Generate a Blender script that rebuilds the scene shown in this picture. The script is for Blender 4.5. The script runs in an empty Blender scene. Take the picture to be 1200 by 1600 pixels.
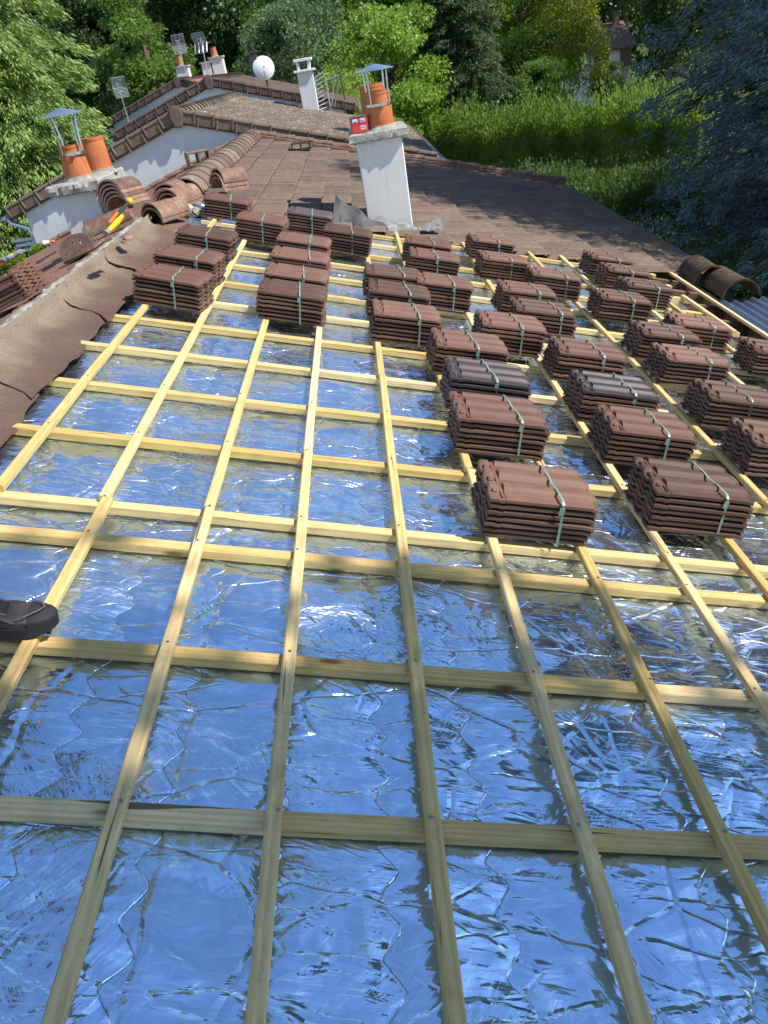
import bpy, math, random
import numpy as np
from mathutils import Vector, Matrix
random.seed(7); rng=np.random.default_rng(11)
SC=bpy.context.scene; COL=SC.collection
PI=math.pi
# ------------------------------------------------------------------ frame of the place
PITCH=0.28992268                      # roof pitch
SP,CP=math.sin(PITCH),math.cos(PITCH)
Z0=3.95                               # height of the ridge-side batten plane origin over the ground
CAM=np.array([1.48*SP,0,1.48*CP+Z0])
CF=np.array([-0.0368664,0.85764003,-0.51292734]); CR=np.array([0.98814939,-0.04524538,-0.14667527]); CU=np.array([0.14900217,0.51225623,0.84580844]); FL=1184.28
def Wp(u,v,w=0.): return np.array([u*CP+w*SP,v,-u*SP+w*CP+Z0])          # roof coordinates to world
def ray(px): return CF+CR*((px[0]-600)/FL)-CU*((px[1]-800)/FL)
def atY(px,Y): r=ray(px); return CAM+r*(Y-CAM[1])/r[1]
def onR(px,w=0.):
    r=ray(px); n=np.array([SP,0,CP]); q=r*(-(1.48-w)/(r@n)); return q@np.array([CP,0,-SP]),q[1]
RU=-1.6
R0=Wp(RU,0,0)
def Wl(s,v,w=0.): return np.array([R0[0]-s*CP-w*SP,v,R0[2]-s*SP+w*CP])  # left slope coordinates
def onL(px,w=0.):
    n=np.array([-SP,0,CP]); r=ray(px); t=((R0+n*w-CAM)@n)/(r@n); q=CAM+r*t
    return -(q-R0)@np.array([CP,0,SP]),q[1]
ROT_R=Matrix.Rotation(PITCH,4,'Y')
ROT_L=Matrix.Rotation(-PITCH,4,'Y')
# ------------------------------------------------------------------ helpers
class MB:
    def __init__(s): s.v=[]; s.f=[]; s.m=[]; s.n=0
    def add(s,vs,fs,mi=0):
        vs=np.asarray(vs,float).reshape(-1,3); s.v.append(vs); b=s.n
        for f in fs: s.f.append(tuple(int(i)+b for i in f)); s.m.append(mi)
        s.n+=len(vs); return s
    def box(s,c,d,M=None,mi=0,ch=0.):
        x,y,z=[a/2 for a in d]
        if ch<=0:
            vs=np.array([[i*x,j*y,k*z] for i in(-1,1) for j in(-1,1) for k in(-1,1)])
            fs=[(0,1,3,2),(4,6,7,5),(0,4,5,1),(2,3,7,6),(0,2,6,4),(1,5,7,3)]
        else:
            vs=[];ix={}
            for i in(-1,1):
                for j in(-1,1):
                    for k in(-1,1):
                        for a in range(3):
                            q=[i*(x-ch),j*(y-ch),k*(z-ch)]; q[a]=[i*x,j*y,k*z][a]; ix[(i,j,k,a)]=len(vs); vs.append(q)
            vs=np.array(vs); fs=[]
            for a in range(3):
                b,c_=(a+1)%3,(a+2)%3
                for sg in(-1,1):
                    o=[]
                    for p_,q_ in((-1,-1),(1,-1),(1,1),(-1,1)):
                        t=[0,0,0];t[a]=sg;t[b]=p_;t[c_]=q_;o.append(ix[(*t,a)])
                    fs.append(o if sg>0 else o[::-1])
                    for sb in(-1,1):
                        if True:
                            # edge between face a(sg) and face b(sb)
                            e=[]
                            for sc_,ax in((-1,a),(1,a),(1,b),(-1,b)):
                                t=[0,0,0];t[a]=sg;t[b]=sb;t[c_]=sc_;e.append(ix[(*t,ax)])
                            fs.append(e if sg*sb>0 else e[::-1])
            for i in(-1,1):
                for j in(-1,1):
                    for k in(-1,1):
                        t=[ix[(i,j,k,a)] for a in range(3)]; fs.append(t if i*j*k>0 else t[::-1])
        if M is not None: vs=np.array([(M@Vector(q))[:] for q in vs])
        return s.add(vs+np.asarray(c,float),fs,mi)
    def tube(s,pts,r,n=8,mi=0,cap=True):
        pts=[np.asarray(q,float) for q in pts]; R=[r]*len(pts) if np.isscalar(r) else list(r)
        vs=[];up=None
        for i,q in enumerate(pts):
            t=pts[min(i+1,len(pts)-1)]-pts[max(i-1,0)]; t=t/(np.linalg.norm(t)+1e-9)
            if up is None:
                a=np.array([0,0,1.]) if abs(t[2])<.9 else np.array([1.,0,0]); up=np.cross(t,a); up/=np.linalg.norm(up)
            else:
                up=up-t*(up@t); up/=np.linalg.norm(up)+1e-9
            b=np.cross(t,up)
            for k in range(n):
                a=2*PI*k/n; vs.append(q+R[i]*(math.cos(a)*up+math.sin(a)*b))
        fs=[]
        for i in range(len(pts)-1):
            for k in range(n):
                k2=(k+1)%n; fs.append((i*n+k,i*n+k2,(i+1)*n+k2,(i+1)*n+k))
        if cap: fs.append(tuple(range(n))[::-1]); fs.append(tuple((len(pts)-1)*n+k for k in range(n)))
        return s.add(vs,fs,mi)
    def lathe(s,c,prof,n=24,axis=None,mi=0):
        vs=[]
        for r,z in prof:
            for k in range(n):
                a=2*PI*k/n; vs.append((r*math.cos(a),r*math.sin(a),z))
        fs=[]
        for i in range(len(prof)-1):
            for k in range(n):
                k2=(k+1)%n; fs.append((i*n+k,i*n+k2,(i+1)*n+k2,(i+1)*n+k))
        vs=np.array(vs)
        if axis is not None: vs=np.array([(axis@Vector(q))[:] for q in vs])
        return s.add(vs+np.asarray(c,float),fs,mi)
    def grid(s,P,mi=0,flip=False):
        a,b=P.shape[:2]; fs=[]
        for i in range(a-1):
            for j in range(b-1):
                q=(i*b+j,i*b+j+1,(i+1)*b+j+1,(i+1)*b+j); fs.append(q[::-1] if flip else q)
        return s.add(P.reshape(-1,3),fs,mi)
    def sheet(s,P,N,th,mi=0):       # a closed sheet of thickness th below grid P (N: direction away)
        a,b=P.shape[:2]; Q=P-np.asarray(N)*th
        s.grid(P,mi); s.grid(Q,mi,True); base=s.n-2*a*b
        T=lambda i,j:i*b+j+base; B=lambda i,j:a*b+i*b+j+base
        fs=[]
        for j in range(b-1): fs+= [(T(0,j+1),T(0,j),B(0,j),B(0,j+1)),(T(a-1,j),T(a-1,j+1),B(a-1,j+1),B(a-1,j))]
        for i in range(a-1): fs+= [(T(i,0),T(i+1,0),B(i+1,0),B(i,0)),(T(i+1,b-1),T(i,b-1),B(i,b-1),B(i+1,b-1))]
        for f in fs: s.f.append(f); s.m.append(mi)
        return s
    def build(s,name,mats,parent=None,smooth=True,ang=35,world=False,M=None):
        me=bpy.data.meshes.new(name); V=np.concatenate(s.v) if s.v else np.zeros((0,3))
        if world and parent is not None: V=V-np.array(parent.location)
        me.from_pydata(V.tolist(),[],s.f)
        if not isinstance(mats,(list,tuple)): mats=[mats]
        for m in mats: me.materials.append(m)
        if len(mats)>1: me.polygons.foreach_set('material_index',s.m)
        if smooth:
            me.polygons.foreach_set('use_smooth',[True]*len(me.polygons)); me.set_sharp_from_angle(angle=math.radians(ang))
        o=bpy.data.objects.new(name,me); COL.objects.link(o)
        if parent is not None: o.parent=parent
        if M is not None: o.matrix_local=M
        return o
def tag(o,label=None,cat=None,group=None,kind=None):
    if label:o['label']=label
    if cat:o['category']=cat
    if group:o['group']=group
    if kind:o['kind']=kind
    return o
def thing(name,label,cat,loc=(0,0,0),group=None,rot=None):
    o=bpy.data.objects.new(name,None); COL.objects.link(o); o.empty_display_size=.1
    o.location=tuple(float(a) for a in loc)
    if rot is not None: o.rotation_euler=rot.to_euler()
    return tag(o,label,cat,group)
def copy_tree(o,parent=None):
    c=o.copy(); COL.objects.link(c); c.parent=parent
    for ch in list(o.children): copy_tree(ch,c)
    return c
def npmesh(name,V,F,mat,parent=None,smooth=False):
    me=bpy.data.meshes.new(name); V=np.ascontiguousarray(V,dtype=np.float32); F=np.ascontiguousarray(F,dtype=np.int32); k=F.shape[1]
    me.vertices.add(len(V)); me.vertices.foreach_set('co',V.ravel())
    me.loops.add(F.size); me.loops.foreach_set('vertex_index',F.ravel())
    me.polygons.add(len(F)); me.polygons.foreach_set('loop_start',np.arange(0,F.size,k,dtype=np.int32))
    me.polygons.foreach_set('loop_total',np.full(len(F),k,dtype=np.int32))
    if smooth: me.polygons.foreach_set('use_smooth',np.ones(len(F),dtype=bool))
    me.materials.append(mat); me.update(calc_edges=True)
    o=bpy.data.objects.new(name,me); COL.objects.link(o)
    if parent is not None:o.parent=parent
    return o
# ------------------------------------------------------------------ materials
class NT:
    def __init__(s,name):
        s.m=bpy.data.materials.new(name); s.m.use_nodes=True; s.t=s.m.node_tree; s.N=s.t.nodes
        s.b=s.N['Principled BSDF']; s.out=s.N['Material Output']
    def n(s,t,**kw):
        x=s.N.new(t)
        for k,v in kw.items():
            if k in('ins',):
                for a,b in v.items(): s.set(x,a,b)
            else: setattr(x,k,v)
        return x
    def set(s,x,a,b):
        i=x.inputs[a]
        if hasattr(b,'is_output') or isinstance(b,bpy.types.NodeSocket): s.t.links.new(b,i)
        else: i.default_value=b
    def link(s,a,b): s.t.links.new(a,b)
    def co(s,kind='Object'): return s.n('ShaderNodeTexCoord').outputs[kind]
    def map(s,c,sc=(1,1,1),loc=(0,0,0),rot=(0,0,0)):
        return s.n('ShaderNodeMapping',ins={'Vector':c,'Scale':sc,'Location':loc,'Rotation':rot}).outputs[0]
    def noise(s,c,scale,detail=4,rough=.55,dist=0): 
        return s.n('ShaderNodeTexNoise',ins={'Vector':c,'Scale':scale,'Detail':detail,'Roughness':rough,'Distortion':dist})
    def math(s,op,a,b=0.,c=0.,clamp=False):
        x=s.n('ShaderNodeMath',operation=op,use_clamp=clamp); s.set(x,0,a); s.set(x,1,b)
        if op in('MULTIPLY_ADD','SMOOTH_MIN'): s.set(x,2,c)
        return x.outputs[0]
    def vmath(s,op,a,b=None,sc=None):
        x=s.n('ShaderNodeVectorMath',operation=op); s.set(x,0,a)
        if b is not None: s.set(x,1,b)
        if sc is not None: s.set(x,'Scale',sc)
        return x.outputs[0]
    def ramp(s,f,stops,interp='LINEAR'):
        x=s.n('ShaderNodeValToRGB'); x.color_ramp.interpolation=interp; e=x.color_ramp.elements
        while len(e)<len(stops): e.new(.5)
        for q,(p,c) in zip(e,stops):
            q.position=p; q.color=c if len(c)==4 else (*c,1)
        s.set(x,0,f); return x.outputs[0]
    def mix(s,f,a,b,mode='MIX'):
        x=s.n('ShaderNodeMix',data_type='RGBA',blend_type=mode); s.set(x,0,f); s.set(x,6,a if not isinstance(a,tuple) else (*a,1)[:4]); s.set(x,7,b if not isinstance(b,tuple) else (*b,1)[:4]); return x.outputs[2]
    def bump(s,h,strength=.3,dist=.01,normal=None):
        x=s.n('ShaderNodeBump',ins={'Height':h,'Strength':strength,'Distance':dist})
        if normal is not None: s.set(x,'Normal',normal)
        return x.outputs[0]
    def fin(s,col=None,rough=None,metal=None,normal=None,spec=None):
        for k,v in(('Base Color',col),('Roughness',rough),('Metallic',metal),('Normal',normal),('Specular IOR Level',spec)):
            if v is not None: s.set(s.b,k,(*v,1) if isinstance(v,tuple) and len(v)==3 else v)
        return s.m
def rgb(*a): return tuple(a)
def simple(name,col,rough=.6,metal=0.,var=.25,scale=20,bump=.15,bd=.003):
    t=NT(name); c=t.co(); n=t.noise(c,scale,5)
    dark=tuple(x*(1-var) for x in col); lite=tuple(min(1,x*(1+var)) for x in col)
    return t.fin(t.ramp(n.outputs[0],[(.3,dark),(.7,lite)]),rough,metal,t.bump(n.outputs[0],bump,bd))
def rnd(t): return t.n('ShaderNodeObjectInfo').outputs['Random']
def island(t): return t.n('ShaderNodeNewGeometry').outputs['Random Per Island']

def mat_wood(name,axis,cols,old=False):
    t=NT(name); c=t.co(); r=rnd(t)
    off=t.vmath('ADD',c,t.n('ShaderNodeCombineXYZ',ins={0:t.math('MULTIPLY',r,37.),1:t.math('MULTIPLY',r,91.),2:t.math('MULTIPLY',r,53.)}).outputs[0])
    s=[7,7,7]; s[axis]=.8
    g=t.noise(t.map(off,tuple(s)),6,6,.6,1.2).outputs[0]
    fine=t.noise(t.map(off,tuple(x*3 if x>1 else 5 for x in s)),9,3,.7).outputs[0]
    ring=t.n('ShaderNodeTexWave',wave_type='RINGS',rings_direction=['X','Y','Z'][axis],ins={'Vector':t.map(off,tuple(.9 if i!=axis else .05 for i in range(3))),'Scale':26,'Distortion':5,'Detail':3,'Detail Scale':1.2}).outputs[1]
    f=t.math('ADD',t.math('MULTIPLY',g,.75),t.math('MULTIPLY',ring,.2))
    col=t.ramp(f,[(.25,cols[0]),(.5,cols[1]),(.75,cols[2])])
    blot=t.noise(off,2.3,3).outputs[0]
    col=t.mix(t.math('MULTIPLY',t.ramp(blot,[(.45,(0,0,0)),(.7,(1,1,1))]),.35),col,cols[3])
    col=t.mix(t.ramp(fine,[(.60,(0,0,0)),(.72,(.5,.5,.5))]),col,tuple(x*.5 for x in cols[0]))
    kn=t.n('ShaderNodeTexVoronoi',ins={'Vector':t.map(off,tuple(7 if i!=axis else 2.2 for i in range(3))),'Scale':1.}).outputs[0]
    col=t.mix(t.ramp(kn,[(.05,(.85,.85,.85)),(.11,(0,0,0))]),col,(.16,.075,.02))
    s2=[26,26,26]; s2[axis]=.9
    ck=t.noise(t.map(off,tuple(s2),(3,5,7)),1.6,2,.5,.6).outputs[0]
    col=t.mix(t.ramp(ck,[(.69,(0,0,0)),(.72,(.9,.9,.9))]),col,(.10,.065,.03))
    st_=t.noise(off,5.5,5,.7).outputs[0]; col=t.mix(t.ramp(st_,[(.56,(0,0,0)),(.74,(.45,.45,.45))]),col,(.26,.19,.09))
    hs=t.n('ShaderNodeHueSaturation',ins={'Color':col,'Value':t.math('MULTIPLY_ADD',r,.38,.78),'Saturation':t.math('MULTIPLY_ADD',r,-.25,1.1)}).outputs[0]
    return t.fin(hs,.75,0.,t.bump(t.math('ADD',f,fine),.15,.001),.2)
WC=[(.56,.355,.13),(.72,.50,.205),(.80,.61,.29),(.52,.40,.17)]
M_WV=mat_wood('pine_along',1,WC); M_WU=mat_wood('pine_across',0,WC)
M_OLDW=mat_wood('old_timber',0,[(.10,.06,.035),(.19,.12,.07),(.26,.18,.11),(.15,.11,.08)])

def mat_foil():
    t=NT('reflective_foil'); c=t.co()
    w1=t.noise(t.map(c,(1,1,1)),2.2,2).outputs[1]; w2=t.noise(c,9,2).outputs[1]
    wc=t.vmath('ADD',c,t.vmath('SCALE',t.vmath('SUBTRACT',w1,(.5,.5,.5)),sc=.10))
    wc=t.vmath('ADD',wc,t.vmath('SCALE',t.vmath('SUBTRACT',w2,(.5,.5,.5)),sc=.012))
    acc=None
    def facet(sc,map_,amp,smooth):
        x=t.n('ShaderNodeTexVoronoi',feature='SMOOTH_F1',ins={'Vector':t.map(wc,map_),'Scale':sc,'Smoothness':smooth})
        d=t.vmath('SUBTRACT',x.outputs['Color'],(.5,.5,.5))
        d=t.vmath('MULTIPLY',d,(amp,amp,0.)); return d
    geo=t.n('ShaderNodeNewGeometry')
    d1=facet(2.6,(1,1,1),.15,.3); d2=facet(7.,(.6,1.2,1),.21,.06); d3=facet(21.,(.6,1.4,1),.15,.06)
    # narrow wrinkle bundles, switched on in patches
    msk=t.ramp(t.noise(c,2.6,2).outputs[0],[(.42,(0,0,0)),(.62,(1,1,1))])
    d4=facet(46.,(.22,1.7,1),.26,.12); d4=t.vmath('SCALE',d4,sc=msk)
    msk2=t.ramp(t.noise(t.map(c,(1,1,1),(5,3,0)),2.1,2).outputs[0],[(.5,(0,0,0)),(.68,(1,1,1))])
    d5=facet(34.,(1.5,.35,1),.22,.12); d5=t.vmath('SCALE',d5,sc=msk2)
    s=d1
    for d in(d2,d3,d4,d5): s=t.vmath('ADD',s,d)
    # rotate tilt into the slope by adding in object space (object is laid in roof coordinates)
    vt=t.n('ShaderNodeVectorTransform',vector_type='VECTOR',convert_from='OBJECT',convert_to='WORLD',ins={0:s}).outputs[0]
    st=t.vmath('ADD',c,t.vmath('SCALE',t.vmath('SUBTRACT',w2,(.5,.5,.5)),sc=.030))
    def edge(sc,map_,w,loc=(0,0,0)):
        x=t.n('ShaderNodeTexVoronoi',feature='DISTANCE_TO_EDGE',ins={'Vector':t.map(st,map_,loc),'Scale':sc}).outputs[0]
        return t.math('MINIMUM',t.math('DIVIDE',x,w),1.)
    ck=t.ramp(t.noise(c,3.3,2).outputs[0],[(.40,(0,0,0)),(.58,(1,1,1))])
    h=t.math('MULTIPLY',edge(2.9,(.7,1.3,1),.024),.0030)
    h=t.math('ADD',h,t.math('MULTIPLY',t.math('MULTIPLY',edge(7.,(.5,1.3,1),.035,(3,1,0)),ck),.0022))
    # stitch lines, the same curve as the quilting of the mesh
    xyz=t.n('ShaderNodeSeparateXYZ',ins={0:st}); uu=xyz.outputs[0]; vv=xyz.outputs[1]
    q=t.math('DIVIDE',t.math('ADD',uu,1.431),.262); k=t.math('FLOOR',q)
    ph=t.math('ADD',t.math('MULTIPLY',vv,2*PI/.132),t.math('MULTIPLY',k,1.3))
    tri=t.math('MULTIPLY',t.math('ARCSINE',t.math('MULTIPLY',t.math('SINE',ph),.95)),.0105)
    sl=t.math('MULTIPLY',t.math('SINE',t.math('ADD',t.math('MULTIPLY',vv,2.1),k)),.012)
    d=t.math('ABSOLUTE',t.math('SUBTRACT',t.math('SUBTRACT',t.math('MULTIPLY',t.math('SUBTRACT',t.math('SUBTRACT',q,k),.5),.262),sl),t.math('ADD',tri,t.math('MULTIPLY',t.math('SINE',ph),.007))))
    sti=t.math('MINIMUM',t.math('DIVIDE',d,.0032),1.)
    fade=t.ramp(t.noise(c,4.5,3).outputs[0],[(.35,(.25,)*3),(.6,(1,)*3)])
    h=t.math('ADD',h,t.math('MULTIPLY',t.math('MULTIPLY',sti,fade),.0026))
    for us_ in(-.235,.945,2.1):
        e_=t.math('DIVIDE',t.math('SUBTRACT',uu,us_),.012,clamp=True)
        h=t.math('ADD',h,t.math('MULTIPLY',e_,.0024))
    def ridges(rot,sx,sy,amp,mask,loc=(0,0,0)):
        r_=t.map(t.map(wc,(1,1,1),loc,(0,0,rot)),(sx,sy,1)); x=t.noise(r_,1.,4,.62,.4).outputs[0]
        x=t.math('MULTIPLY',t.math('ABSOLUTE',t.math('SUBTRACT',x,.5)),amp)
        return t.math('MULTIPLY',x,mask) if mask is not None else x
    mA=t.ramp(t.noise(t.map(c,(1,1,1),(1,7,0)),3.1,2).outputs[0],[(.40,(.15,)*3),(.6,(1,)*3)])
    mB=t.ramp(t.noise(t.map(c,(1,1,1),(4,2,0)),2.7,2).outputs[0],[(.46,(0,0,0)),(.62,(1,1,1))])
    mC=t.ramp(t.noise(t.map(c,(1,1,1),(9,5,0)),2.4,2).outputs[0],[(.48,(0,0,0)),(.64,(1,1,1))])
    h=t.math('ADD',h,ridges(.08,2.0,9,-.021,mA)); h=t.math('ADD',h,ridges(.9,2.6,12,-.013,mB)); h=t.math('ADD',h,ridges(-.85,2.6,12,-.013,mC)); h=t.math('ADD',h,ridges(.2,6,22,-.0022,mA))
    bn=t.bump(h,1.,1.,None)
    nrm=t.vmath('NORMALIZE',t.vmath('ADD',bn,vt))
    rg=t.math('MULTIPLY_ADD',t.noise(c,6,3).outputs[0],.12,.08)
    sm=t.noise(c,1.3,3).outputs[0]
    col=t.ramp(sm,[(.35,(.55,.75,.97)),(.65,(.64,.82,.99))])
    m=t.fin(col,rg,1.,nrm)
    g2=t.n('ShaderNodeBsdfPrincipled',ins={'Base Color':(.80,.83,.88,1),'Metallic':1.,'Roughness':.46,'Normal':nrm})
    mx=t.n('ShaderNodeMixShader',ins={0:.2}); t.link(t.b.outputs[0],mx.inputs[1]); t.link(g2.outputs[0],mx.inputs[2]); t.link(mx.outputs[0],t.out.inputs[0])
    return m
M_FOIL=mat_foil()

def mat_tile(name,base,lichen=None,rough=.6,spec=.4,var=.18,isl=True,obj=True,groove_shade=0):
    t=NT(name); c=t.co()
    n1=t.noise(c,14,6,.7).outputs[0]; n2=t.noise(c,120,3,.7).outputs[0]; n3=t.noise(c,2.2,3).outputs[0]
    a=tuple(x*(1-var*1.3) for x in base); b=tuple(x*(1+var*1.4) for x in base)
    col=t.ramp(n1,[(.3,a),(.7,b)])
    if lichen:
        lc,lo,hi,k=lichen
        lm=t.math('MULTIPLY',t.ramp(t.noise(c,k,6,.75).outputs[0],[(lo,(0,0,0)),(hi,(1,1,1))]),t.ramp(n3,[(.35,(.25,)*3),(.6,(1,)*3)]))
        col=t.mix(lm,col,lc)
    if groove_shade:
        y=t.n('ShaderNodeSeparateXYZ',ins={0:c}).outputs[1]; ph=t.math('FRACT',t.math('MULTIPLY',y,groove_shade))
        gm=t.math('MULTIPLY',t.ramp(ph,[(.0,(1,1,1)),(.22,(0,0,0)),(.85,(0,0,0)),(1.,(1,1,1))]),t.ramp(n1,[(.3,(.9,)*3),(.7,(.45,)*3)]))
        col=t.mix(gm,col,tuple(x*.35 for x in base))  # painted dark lines stand in for the shade between the tile ribs
    v=island(t) if isl else rnd(t)
    val=t.math('MULTIPLY_ADD',v,.34,.83)
    if obj: val=t.math('MULTIPLY',val,t.math('MULTIPLY_ADD',rnd(t),.34,.83))
    col=t.n('ShaderNodeHueSaturation',ins={'Color':col,'Value':val}).outputs[0]
    return t.fin(col,t.math('MULTIPLY_ADD',n1,.2,rough-.1),0.,t.bump(t.math('ADD',n2,n1),.18,.003),spec)
M_NEW=mat_tile('brown_clay_tile',(.130,.068,.046),None,.6,.3,.12,isl=False)
M_DARK=mat_tile('slate_brown_tile',(.062,.042,.043),None,.55,.5,.12,isl=False)
M_FAR=mat_tile('weathered_tile',(.185,.135,.10),((.28,.21,.145),.55,.75,9),.75,.25,groove_shade=6/.2933)
M_LEFT=mat_tile('weathered_red_brown_tile',(.19,.105,.07),((.27,.2,.13),.52,.75,7),.75,.25,groove_shade=6/.2933)
M_LICH=mat_tile('lichened_tile',(.12,.09,.065),((.44,.39,.31),.50,.62,16),.85,.15)
M_PURP=mat_tile('purple_brown_tile',(.135,.09,.075),((.2,.16,.13),.55,.8,8),.8,.2)
M_ORNG=mat_tile('orange_brown_tile',(.34,.13,.06),((.3,.2,.12),.55,.8,8),.8,.2)
M_RIDGE=mat_tile('old_ridge_tile',(.185,.138,.10),((.29,.25,.19),.5,.7,11),.85,.15,isl=False)
M_BLOTCH=mat_tile('blotched_dark_tile',(.06,.042,.028),((.12,.10,.05),.5,.7,14),.9,.15,isl=False)  # dark brown base with paler olive blotches
M_RED=mat_tile('red_clay_ridge',(.20,.112,.078),((.30,.235,.175),.47,.64,14),.75,.3,isl=False)
M_PINK=simple('pale_clay_edge',(.45,.26,.18),.8,0,.3,30)
M_FLASH=None
def mat_flash():
    t=NT('bitumen_flashing'); c=t.co(); n=t.noise(c,3,5,.6).outputs[0]; n2=t.noise(t.map(c,(1,3,1)),25,5,.7).outputs[0]
    x=t.n('ShaderNodeSeparateXYZ',ins={0:c}).outputs[0]
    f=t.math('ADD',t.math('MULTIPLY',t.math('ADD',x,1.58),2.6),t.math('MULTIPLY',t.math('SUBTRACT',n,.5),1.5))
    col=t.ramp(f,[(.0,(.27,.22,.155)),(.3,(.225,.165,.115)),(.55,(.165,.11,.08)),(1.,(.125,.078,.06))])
    col=t.mix(t.ramp(n2,[(.62,(0,0,0)),(.75,(.6,.6,.6))]),col,(.5,.44,.35))
    gr=t.noise(c,85,3,.8).outputs[0]; col=t.mix(t.ramp(gr,[(.52,(0,0,0)),(.66,(.6,.6,.6))]),col,(.09,.06,.045))
    return t.fin(col,.85,0.,t.bump(t.math('ADD',t.math('ADD',n,n2),t.math('MULTIPLY',gr,.5)),.8,.014),.15)
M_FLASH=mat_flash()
M_MORT=simple('grey_mortar',(.27,.25,.215),.9,0,.45,18,.8,.01)
M_LEAD=simple('lead_flashing',(.045,.048,.052),.6,.0,.4,12,.3,.005)
M_LEADL=simple('pale_torn_lead',(.26,.26,.25),.5,.3,.5,14,.4,.006)
def mat_render(name,base,stain=.5):
    t=NT(name); c=t.co(); n=t.noise(c,1.6,6,.65).outputs[0]; s=t.noise(t.map(c,(5,5,.8)),2.5,5,.6).outputs[0]; g=t.noise(c,60,3).outputs[0]
    col=t.ramp(n,[(.3,tuple(x*.88 for x in base)),(.6,base)])
    col=t.mix(t.math('MULTIPLY',t.ramp(s,[(.56,(0,0,0)),(.72,(1,1,1))]),stain),col,tuple(x*.45 for x in base))
    return t.fin(col,.9,0.,t.bump(g,.35,.004),.2)
M_WHITE=mat_render('white_render',(.74,.75,.76),.15); M_CHIM=mat_render('stained_white_render',(.72,.70,.67),.45)
M_CONC=None
def mat_conc():
    t=NT('rough_concrete'); c=t.co(); n=t.noise(c,5,5).outputs[0]; v=t.n('ShaderNodeTexVoronoi',ins={'Vector':c,'Scale':55}).outputs[0]; g=t.noise(c,70,4,.8).outputs[0]
    col=t.ramp(n,[(.3,(.36,.35,.32)),(.7,(.55,.53,.48))]); col=t.mix(t.ramp(g,[(.5,(0,0,0)),(.62,(.8,.8,.8))]),col,(.13,.13,.125))
    return t.fin(col,.95,0.,t.bump(g,.9,.012),.1)
M_CONC=mat_conc()
def mat_pot():
    t=NT('orange_terracotta_pot'); c=t.co(); n=t.noise(c,5,5).outputs[0]; d=t.noise(t.map(c,(4,4,1)),4,6,.7).outputs[0]
    col=t.ramp(n,[(.3,(.42,.125,.045)),(.7,(.60,.20,.07))]); col=t.mix(t.ramp(d,[(.52,(0,0,0)),(.70,(.65,)*3)]),col,(.20,.085,.045))
    return t.fin(col,.75,0.,t.bump(d,.3,.003),.25)
M_POT=mat_pot()
M_ZINC=simple('galvanised_steel',(.62,.66,.72),.32,1.,.15,14,.08)
M_ZBLU=simple('blue_grey_sheet_steel',(.13,.18,.25),.5,.5,.12,8,.1)
M_HAT=simple('blue_grey_hat_steel',(.42,.50,.62),.35,.85,.12,8,.1)
M_DKMET=simple('dark_gutter_metal',(.08,.08,.085),.5,.4,.3,10)
M_STRAP=simple('green_plastic_strap',(.19,.28,.22),.35,0,.2,40)
M_YEL=simple('yellow_plastic',(.80,.47,.01),.35,0,.1,20,.05); M_ORN=simple('orange_plastic',(.75,.15,.02),.4,0,.15,20,.05)
M_BLK=simple('black_rubber',(.02,.02,.022),.6,0,.3,30); M_GRYK=simple('grey_knit',(.20,.20,.21),.85,0,.35,90,.6,.004)
M_GLV=simple('orange_glove_knit',(.85,.33,.02),.8,0,.25,70,.4,.004)
M_SHOE=simple('black_work_leather',(.040,.033,.034),.6,0,.7,22,1.,.010); M_SOLE=simple('shoe_sole',(.016,.016,.018),.8,0,.3,30)
M_STITCH=simple('grey_stitching',(.12,.11,.11),.8)
M_RED2=simple('red_printed_card',(.62,.05,.03),.5,0,.25,8,.05); M_LBL=simple('white_blue_label',(.62,.66,.80),.5,0,.2,30,.05); M_BLUE=simple('blue_print',(.04,.08,.4),.5)
M_GREYM=simple('aerial_aluminium',(.55,.56,.57),.4,.8,.1,10); M_DISH=simple('white_dish_paint',(.78,.79,.80),.35,0,.05,4,.02)
M_SKIN=simple('skin',(.50,.30,.21),.5,0,.08,20,.05); M_NAVY=simple('navy_work_cloth',(.03,.035,.055),.9,0,.3,30,.3); M_TSH=simple('grey_tshirt_cloth',(.22,.23,.25),.9,0,.15,20,.2); M_HAIR=simple('dark_hair',(.03,.02,.015),.7,0,.3,60)
M_SCREW=simple('zinc_screw',(.35,.34,.33),.4,1.,.2,50)
M_BARK=simple('tree_bark',(.11,.085,.06),.95,0,.45,9,.8,.02)
M_BIRCH=simple('pale_birch_bark',(.42,.39,.33),.9,0,.4,6,.4,.01)
M_CREAM=simple('cream_plaster',(.60,.53,.40),.85,0,.12,4); M_GLASS=simple('dark_window_glass',(.03,.035,.04),.08,0,.1,2,.0); M_SHUT=simple('brown_shutter',(.12,.07,.045),.7)
M_UND=simple('brown_soffit_board',(.30,.21,.14),.85,0,.3,7,.3,.004)

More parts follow.
